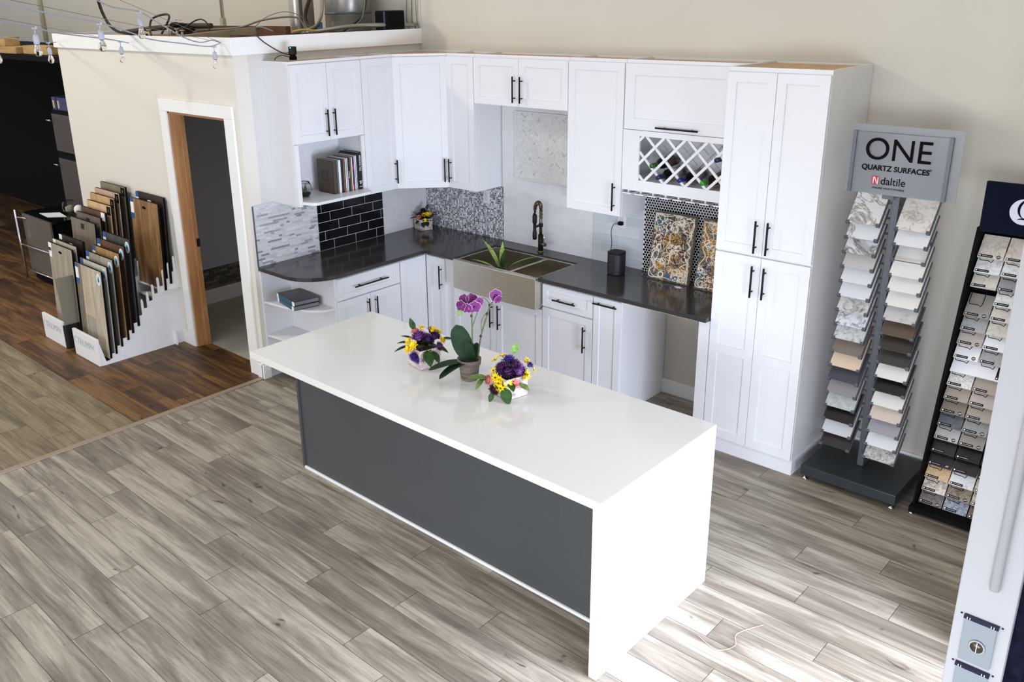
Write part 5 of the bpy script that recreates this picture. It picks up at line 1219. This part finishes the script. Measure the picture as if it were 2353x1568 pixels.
tag(mb.build('paper_card', M['paper']), 'white card lying on the black display table', 'card')
t = thing('glass_jar', 'round clear glass jar with pale filling on the black display table', 'jar', (-3.80, -1.64, .755))
mb = MB(); mb.lathe([(.001, .757), (.04, .757), (.07, .79), (.075, .83), (.06, .88), (.045, .895), (.043, .895), (.057, .88), (.071, .83), (.066, .79), (.038, .76), (.001, .76)], (-3.80, -1.64, 0), 24); mb.build('jar_glass', M['glass'], t)
mb = MB(); mb.blob((-3.80, -1.64, .805), .05, (1, 1, .8), 2, .1); mb.build('jar_filling', plain('moss_filling', (150, 156, 120), .8, var=.4, vs=60), t)
t = thing('white_globe', 'small white sphere behind the glass jar', 'ornament', (-3.62, -1.62, .755)); mb = MB(); mb.lathe([(.03, .7555), (.03, .775)], (-3.62, -1.62, 0), 14); mb.build('base', M['chrome'], t); mb = MB(); mb.blob((-3.62, -1.62, .82), .05); mb.build('globe', M['paper'], t)

# ------------------------------------------------------------------ clutter on top of the partition block
ZT = 2.566
t = thing('flexible_duct', 'shiny corrugated metal duct rising from the top of the partition block', 'duct', (-1.165, -.4, ZT))
pts = [(-1.165, -.4, ZT+.001+.011*i) for i in range(60)]
mb = MB(); mb.tube(pts, [.078 if i % 2 else .068 for i in range(60)], 24); mb.build('corrugated_sleeve', plain('duct_foil', (190, 186, 176), .28, .95), t)
mb = MB(); mb.tube([(-1.165, -.4, ZT+.002), (-1.165, -.4, ZT+.03)], .088, 24); mb.build('collar', plain('duct_collar', (120, 116, 108), .4, .8), t)
mb = MB(); mb.box(-1.02, -.95, -.45, -.38, ZT, 3.3); tag(mb.build('steel_post', plain('dull_post', (128, 122, 108), .7)), 'dull brown grey post beside the shiny duct', 'post')
t = thing('water_tank', 'round grey metal tank on top of the partition block', 'tank', (-.62, -.28, ZT))
mb = MB(); mb.lathe([(.001, ZT+.03), (.19, ZT+.03), (.20, ZT+.04), (.20, 3.2), (.15, 3.25), (.001, 3.26)], (-.60, -.28, 0), 40); mb.build('tank_shell', plain('tank_metal', (150, 148, 142), .35, .6), t)
mb = MB(); mb.lathe([(.202, ZT+.17), (.202, ZT+.19)], (-.60, -.28, 0), 40); mb.build('band', M['steelpost'], t)
mb = MB(); mb.box(-.95, -.25, -.62, -.02, ZT, ZT+.028); mb.build('drip_pan', plain('pan_metal', (170, 164, 150), .4, .5), t)
t = thing('copper_bend_pipe', 'dark brown insulated pipe bending beside the grey tank', 'pipe', (-.95, -.5, ZT))
mb = MB(); mb.tube(crv([(-.50, -.66, 3.05), (-.58, -.66, 2.92), (-.70, -.64, 2.80), (-.73, -.64, 2.72), (-.70, -.64, 2.655), (-.63, -.64, 2.635), (-.56, -.64, 2.635)], 6), .017, 12); mb.build('pipe_run', plain('dark_brown_pipe', (64, 44, 30), .6), t)
mb = MB(); mb.cyl((-.575, -.64, 2.635), (-.53, -.64, 2.635), .02, 12); mb.box(-.54, -.515, -.655, -.63, 2.63, 2.68); mb.build('valve', plain('valve_blue', (70, 110, 140), .5), t)
t = thing('black_box', 'small black box with a glossy side on top of the partition block', 'box', (-.08, -.28, ZT))
mb = MB(); mb.prism([(-.17, -.35), (.0, -.36), (.01, -.18), (-.16, -.16)], ZT+.045, ZT+.195); mb.build('case', M['blackm'], t, bevel=.008)
mb = MB(); mb.box(-.16, -.01, -.34, -.18, ZT, ZT+.044); mb.build('stand', M['dark'], t)
mb = MB(); mb.box(-.05, -.03, -.362, -.356, ZT+.05, ZT+.19); mb.build('glossy_strip', plain('gloss_navy', (60, 62, 90), .15), t)
for k, (a_, b_, r_, m_, lab) in enumerate((
 ([(-.75, -.72, ZT+.02), (-.45, -.68, ZT+.05), (-.2, -.58, ZT+.08), (-.05, -.38, ZT+.085), (.0, -.05, ZT+.075)], 0, .017, plain('flex_grey', (140, 136, 124), .5, .5), 'grey flexible conduit lying along the fascia top'),
 ([(-.80, -.78, ZT+.02), (-.62, -.68, ZT+.06), (-.52, -.66, ZT+.12), (-.49, -.64, ZT+.25), (-.49, -.64, ZT+.5)], 0, .015, plain('flex_tan', (146, 138, 118), .5, .3), 'tan flexible hose rising in front of the grey tank'),
 ([(-.36, -.62, ZT+.01), (-.30, -.5, ZT+.08), (-.24, -.4, ZT+.2), (-.2, -.36, ZT+.5)], 0, .007, M['cable_b'], 'thin black tube rising left of the black box'),
 ([(-.33, -.6, ZT+.01), (-.27, -.48, ZT+.08), (-.22, -.42, ZT+.2), (-.2, -.4, ZT+.5)], 0, .004, M['cable_g'], 'thin grey cable rising left of the black box'),
 ([(.0, -.02, ZT+.03), (-.06, -.03, ZT+.1), (-.05, -.04, ZT+.3), (-.08, -.03, ZT+.6)], 0, .006, M['cable_g'], 'grey cable up the wall right of the black box'),
 ([(-.1, -.02, ZT+.03), (-.13, -.03, ZT+.12), (-.11, -.04, ZT+.3), (-.13, -.03, ZT+.6)], 0, .005, M['cable_g'], 'grey cable up the wall directly behind the black box'),
 ([(.01, -.02, ZT+.03), (-.01, -.03, ZT+.2), (.0, -.03, ZT+.6)], 0, .004, M['cable_g'], 'rightmost thin cable up the wall above the fascia end'),
 ([(-1.55, -1.3, ZT+.04), (-1.6, -1.1, ZT+.06), (-1.2, -1.0, ZT+.08), (-.9, -.95, ZT+.14), (-.68, -.8, ZT+.16), (-.62, -.75, ZT+.10), (-.6, -.75, ZT+.02)], 0, .008, M['cable_g'], 'arched grey cable over the brown beam'),
 ([(-1.2, -.9, ZT+.02), (-1.1, -.8, ZT+.15), (-.9, -.7, ZT+.2), (-.75, -.6, ZT+.12), (-.7, -.6, ZT+.02)], 0, .003, M['cable_g'], 'thin wire arch in front of the shiny duct'),
 ([(-.50, -.95, ZT+.05), (-.46, -.88, ZT+.062), (-.42, -.82, ZT+.055), (-.40, -.78, ZT+.05)], 0, .008, plain('cable_yellow', (206, 176, 60), .5), 'yellow cable end near the shiny duct'),
 ([(-.8, -1.2, ZT+.05), (-.75, -1.1, ZT+.09), (-.7, -1.0, ZT+.05)], 0, .008, M['cable_w'], 'pale cable loop on the fascia edge'),
 ([(-1.62, -1.6, ZT+.05), (-1.75, -1.5, ZT+.16), (-1.6, -1.45, ZT+.2), (-1.45, -1.5, ZT+.17), (-1.42, -1.6, ZT+.05)], 0, .009, M['cable_b'], 'black cable loop left of the dark cable coil'),
 ([(-1.35, -1.5, ZT+.05), (-1.2, -1.4, ZT+.15), (-1.05, -1.4, ZT+.14), (-1.0, -1.4, ZT+.05)], 0, .006, M['cable_b'], 'black cable arch right of the dark cable coil'),
 ([(-.3, -1.66, ZT+.05), (.0, -1.64, ZT+.05), (.03, -1.62, ZT+.03), (.045, -1.58, 2.56), (.09, -1.50, 2.50), (.135, -1.44, 2.475)], 0, .004, M['cable_b'], 'black cable dropping over the fascia to the small camera'),
 ([(-.63, -2.469, 2.909), (-.803, -2.366, 2.799), (-1.057, -2.205, 2.704), (-1.3, -2.02, 2.645), (-1.5, -1.8, 2.62), (-1.6, -1.6, 2.6)], 0, .011, M['cable_b'], 'thick black cable swooping down to the partition top'))):
    mb = MB(); mb.tube(crv(a_, 6), r_, 8); tag(mb.build('cable', m_), lab, 'cable', 'loose cables on the partition block')
mb = MB(); mb.box(-2.5, -.62, -.93, -.88, ZT, 2.655); tag(mb.build('wood_beam', plain('beam_brown', (92, 58, 34), .8, var=.3, vs=6)), 'long dark brown beam lying on top of the partition block', 'beam')
mb = MB(); rn = random.Random(9)
t = thing('cable_coil', 'tangled dark cable coil with a green tag on top of the partition block', 'cable coil', (-1.5, -1.35, ZT))
for k in range(9):
    r_ = rn.uniform(.035, .085); cx, cy = -1.5+rn.uniform(-.07, .07), -1.35+rn.uniform(-.06, .06); tx, ty = rn.uniform(-.9, .9), rn.uniform(-.9, .9)
    mb.tube([(cx+r_*math.cos(a_*PI/9), cy+r_*math.sin(a_*PI/9), ZT+.09+r_*.6*(tx*math.cos(a_*PI/9)+ty*math.sin(a_*PI/9))) for a_ in range(19)], .010, 7)
mb.blob((-1.5, -1.35, ZT+.055), .055, (1.5, 1.1, .95), 2, .15)
mb.build('coiled_cable', plain('dark_rubber', (38, 38, 32), .7), t)
mb = MB(); mb.leaf((-1.5, -1.37, ZT+.15), (-1, -.2, .2), (0, 0, 1), .07, .03); mb.leaf((-1.5, -1.37, ZT+.15), (.7, -.4, .1), (0, 0, 1), .05, .03); mb.build('green_tag', plain('tag_green', (110, 170, 50), .5), t)
for k, (x, y, h_) in enumerate(((-1.27, -1.62, .105), (-1.13, -1.62, .085), (-1.05, -1.62, .075), (-1.40, -1.72, .08))):
    mb = MB(); mb.cyl((x, y, ZT), (x, y, ZT+h_), .009, 8); mb.cyl((x, y, ZT+h_), (x, y, ZT+h_+.008), .02, 10)
    tag(mb.build('bolt', plain('bolt_pale', (180, 168, 140), .5, .3)), ['tallest upright bolt below the cable coil', 'middle upright bolt behind the fascia corner', 'shortest upright bolt, rightmost of the row', 'upright bolt left of the tallest one'][k], 'bolt', 'upright bolts on the partition top')
mb = MB(); mb.hexa([(-.95, -1.75, ZT+.001), (-.88, -1.70, ZT+.001), (-.50, -1.30, ZT+.04), (-.56, -1.25, ZT+.04), (-.95, -1.75, ZT+.045), (-.88, -1.70, ZT+.045), (-.50, -1.30, ZT+.10), (-.56, -1.25, ZT+.10)]); tag(mb.build('offcut', plain('dusty_offcut', (140, 128, 96), .85, var=.2)), 'dusty tan offcut lying at an angle on the partition top', 'offcut')
mb = MB(); mb.tube(crv([(-2.1, -1.6, ZT+.05), (-1.9, -1.45, ZT+.08), (-1.6, -1.3, ZT+.10), (-1.3, -1.2, ZT+.10)], 5), .022, 8); tag(mb.build('cable_bundle', plain('dark_bundle', (60, 54, 40), .7)), 'long dark cable bundle lying left of the cable coil', 'cable bundle')
mb = MB(); mb.box(-2.0, -1.75, -1.75, -1.55, ZT, ZT+.045); mb.blob((-1.7, -1.6, ZT+.04), .05, (1.6, 1, .6), 2, .2); tag(mb.build('insulation_scrap', plain('insulation', (196, 172, 120), .9, var=.2, vs=30)), 'pale yellow scrap of insulation on the partition top', 'scrap')
# wall conduits
for x, lab in ((-3.04, 'thin beige conduit down the back wall above the partition middle'), (-7.7, 'beige conduit down the back wall at upper left')):
    t = thing('wall_conduit', lab, 'conduit', (x, -.02, 2.6), 'conduits on the back wall')
    mb = MB(); mb.cyl((x, -.02, 1.5 if x < -5 else 2.66), (x, -.02, 4.5), .011 if x > -5 else .035, 10); mb.build('pipe', plain('conduit_paint', (176, 168, 138), .6), t)
    if x > -5: mb = MB(); mb.box(x-.03, x+.03, -.035, -.001, 2.62, 2.70); mb.build('box', plain('conduit_box', (170, 164, 140), .5), t)
# camera on the left cabinet
t = thing('security_camera', 'small black camera with a green light on top of the wall cabinet', 'camera', (.12, -1.375, 2.44))
cxx, cyy = .15, -1.43
mb = MB(); mb.lathe([(.028, 2.4405), (.028, 2.462), (.02, 2.472), (.02, 2.48)], (cxx, cyy, 0), 18); mb.build('foot', M['blackm'], t)
mb = MB(); mb.prism(rrect(cxx, cyy, .055, .05, .018), 2.478, 2.535); mb.build('camera_body', M['black'], t, bevel=.005)
mb = MB(); mb.cyl((cxx+.02, cyy-.018, 2.50), (cxx+.037, cyy-.035, 2.498), .016, 14); mb.build('lens', plain('lens_black', (6, 6, 8), .1), t)
mb = MB(); mb.blob((cxx+.012, cyy-.026, 2.527), .004, sub=1); g_, nt, b = newmat('led_green'); b.inputs['Emission Color'].default_value = (.15, 1, .7, 1); b.inputs['Emission Strength'].default_value = 3; b.inputs['Base Color'].default_value = (.1, .8, .5, 1); mb.build('status_light', g_, t)
mb = MB(); mb.tube(crv([(cxx-.02, cyy-.01, 2.46), (cxx-.05, cyy-.06, 2.475), (cxx-.07, cyy-.10, 2.46), (cxx-.06, cyy-.12, 2.4425)], 6), .003, 6); mb.build('cable_loop', M['cable_b'], t)

# ------------------------------------------------------------------ string lights
bulbg, nt, b = newmat('bulb_glass'); b.inputs['Transmission Weight'].default_value = 1; b.inputs['Roughness'].default_value = .02; b.inputs['IOR'].default_value = 1.15
L(nt, ramp(nt, noise(nt, coords(nt), 3), [(0, (250, 250, 246)), (1, (255, 255, 252))]), b.inputs['Base Color'])
sock = plain('socket_white', (176, 176, 190), .6)
def cordlight(name, label, pts_, r_, bulbs):
    t = thing(name, label, 'string lights', tuple(pts_[-1]), 'string lights')
    mb = MB(); mb.tube(crv(pts_, 8), r_, 7); mb.build('cord', M['cable_w'], t)
    for (x, y, z) in bulbs:
        mb = MB(); mb.box(x-.022, x+.022, y-.006, y+.006, z-.008, z+.006); mb.cyl((x, y, z), (x, y, z-.035), .003, 6)
        mb.lathe([(.003, z-.034), (.012, z-.04), (.0165, z-.055), (.0165, z-.085), (.012, z-.09)], (x, y, 0), 14); s__ = mb.build('socket', sock, t)
        mb = MB(); mb.lathe([(.0115, z-.09), (.015, z-.105), (.0215, z-.125), (.0215, z-.138), (.014, z-.152), (.001, z-.156)], (x, y, 0), 16); mb.build('bulb', bulbg, s__)
        mb = MB(); mb.tube([(x-.003, y, z-.09), (x-.006, y, z-.115), (x, y, z-.125), (x+.006, y, z-.115), (x+.003, y, z-.09)], .0009, 5); mb.build('filament', M['chrome'], s__)
cordlight('string_light', 'white light string from the left edge to the hook near the fascia corner', [(1.38, -3.892, 2.872), (.907, -3.448, 2.81), (.547, -3.023, 2.75), (.258, -2.702, 2.681), (.131, -2.513, 2.632), (-.036, -2.194, 2.588), (-.08, -1.971, 2.557), (-.079, -1.875, 2.578)], .0042, [(.547, -3.023, 2.746), (-.075, -1.935, 2.556)])
cordlight('string_light', 'white light string arching from the top edge to the hook near the fascia corner', [(.893, -3.226, 2.896), (.578, -2.955, 2.835), (.378, -2.69, 2.804), (.242, -2.511, 2.739), (.053, -2.237, 2.634), (-.066, -2.044, 2.589), (-.106, -1.915, 2.598), (-.079, -1.875, 2.578)], .0042, [(.378, -2.69, 2.80)])
cordlight('string_light', 'white light string ending at the middle of the fascia', [(.997, -3.775, 2.786), (.414, -3.335, 2.736), (.169, -3.14, 2.699), (-.305, -2.726, 2.652), (-.7, -2.37, 2.61), (-1.45, -1.88, 2.555)], .0042, [(.415, -3.335, 2.733), (-1.0, -2.17, 2.585)])
cordlight('string_light', 'white light string ending at the left end of the fascia', [(.049, -3.462, 2.691), (-.742, -3.004, 2.642), (-1.51, -2.498, 2.587), (-2.85, -1.88, 2.54)], .0042, [(-1.5, -2.5, 2.585), (-.08, -3.38, 2.68)])
for k, (a_, b_) in enumerate((((1.397, -3.843, 2.88), (-.08, -1.875, 2.58)), ((.685, -2.963, 2.874), (-.079, -1.875, 2.578)), ((.828, -3.654, 2.79), (-1.45, -1.88, 2.556)))):
    mb = MB(); mb.cyl(a_, b_, .0014, 5); tag(mb.build('steel_wire', plain('wire_grey', (110, 110, 112), .4, .5)), ['taut thin wire above the light string from the left edge', 'taut thin wire beside the arching light string', 'taut thin wire along the light string to the mid fascia'][k], 'wire', 'taut wires')

# ------------------------------------------------------------------ near post at right
t = thing('door_frame_post', 'white painted steel upright with latch plates in the right foreground', 'post', (5.51, -4, 0))
wp = wall_mat('post_white_paint', (188, 188, 190), .08)
mb = MB(); mb.box(5.452, 5.535, -4.0, -3.97, 0, 4.2); mb.build('front_flange', wp, t, bevel=.003)
mb = MB(); mb.box(5.535, 5.56, -3.985, -3.95, 0, 4.2); mb.build('side_flange', plain('post_navy_edge', (20, 20, 38), .9, var=.6, vs=60, spec=.1), t)
mb = MB(); mb.cyl((5.502, -4.006, 1.935), (5.507, -4.006, 4.2), .0075, 14); mb.build('conduit_tube', wp, t)
pl = plain('latch_plate_grey', (150, 158, 164), .35, .1); slot = plain('slot_navy', (16, 18, 54), .4)
for k in range(8):
    z = 1.865-.0935*k
    mb = MB(); mb.box(5.470, 5.517, -4.0075, -4.0005, z-.078, z, ); p_ = mb.build('latch_plate', pl, t, bevel=.001)
    mb = MB(); mb.box(5.468, 5.519, -4.0085, -4.0005, z+.001, z+.006); mb.build('slot_strip', slot, t)
    mb = MB()
    for x in (5.473, 5.477, 5.508, 5.512): mb.box(x, x+.0012, -4.0092, -4.0086, z+.0015, z+.0055)
    mb.build('slot_pins', M['paper'], p_)
    if k % 2 == 0:
        mb = MB(); mb.lathe([(.0105, 0), (.0118, .002), (.0118, .003), (.0105, .0038)], (5.4945, -4.0075, z-.042), 24, Matrix.Rotation(R(90), 4, 'X')); mb.build('lock_rim', wp, p_)
        mb = MB(); mb.lathe([(.0098, .003), (.0098, .0045), (.0001, .0047)], (5.4945, -4.0075, z-.042), 24, Matrix.Rotation(R(90), 4, 'X')); mb.build('lock_disc', plain('lock_bronze', (96, 90, 80), .3, .8), p_)
        mb = MB(); mb.box(5.4939, 5.4951, -4.0126, -4.0121, z-.0515, z-.0325); mb.build('lock_slot', M['paper'], p_)
    for x in (5.463, 5.523):
        mb = MB(); mb.lathe([(.0016, 0), (.0016, .0012), (.0001, .0015)], (x, -4.0, z+.004), 8, Matrix.Rotation(R(90), 4, 'X')); mb.build('rivet', slot, t)
mb = MB(); mb.box(5.57, 5.66, -3.97, -3.93, 0, 4.2); tag(mb.build('track_channel', plain('track_black', (8, 8, 12), .9, spec=.1)), 'dark steel channel right beside the white upright', 'channel')
mb = MB(); mb.tube(crv([(4.30, -1.98, .004), (4.24, -2.12, .006), (4.27, -2.2, .004), (4.22, -2.28, .004), (4.11, -2.25, .004)], 6), .0016, 5); tag(mb.build('copper_strand', plain('copper_pink', (196, 150, 138), .4)), 'thin pinkish strand lying on the bright floor beside the island', 'strand')
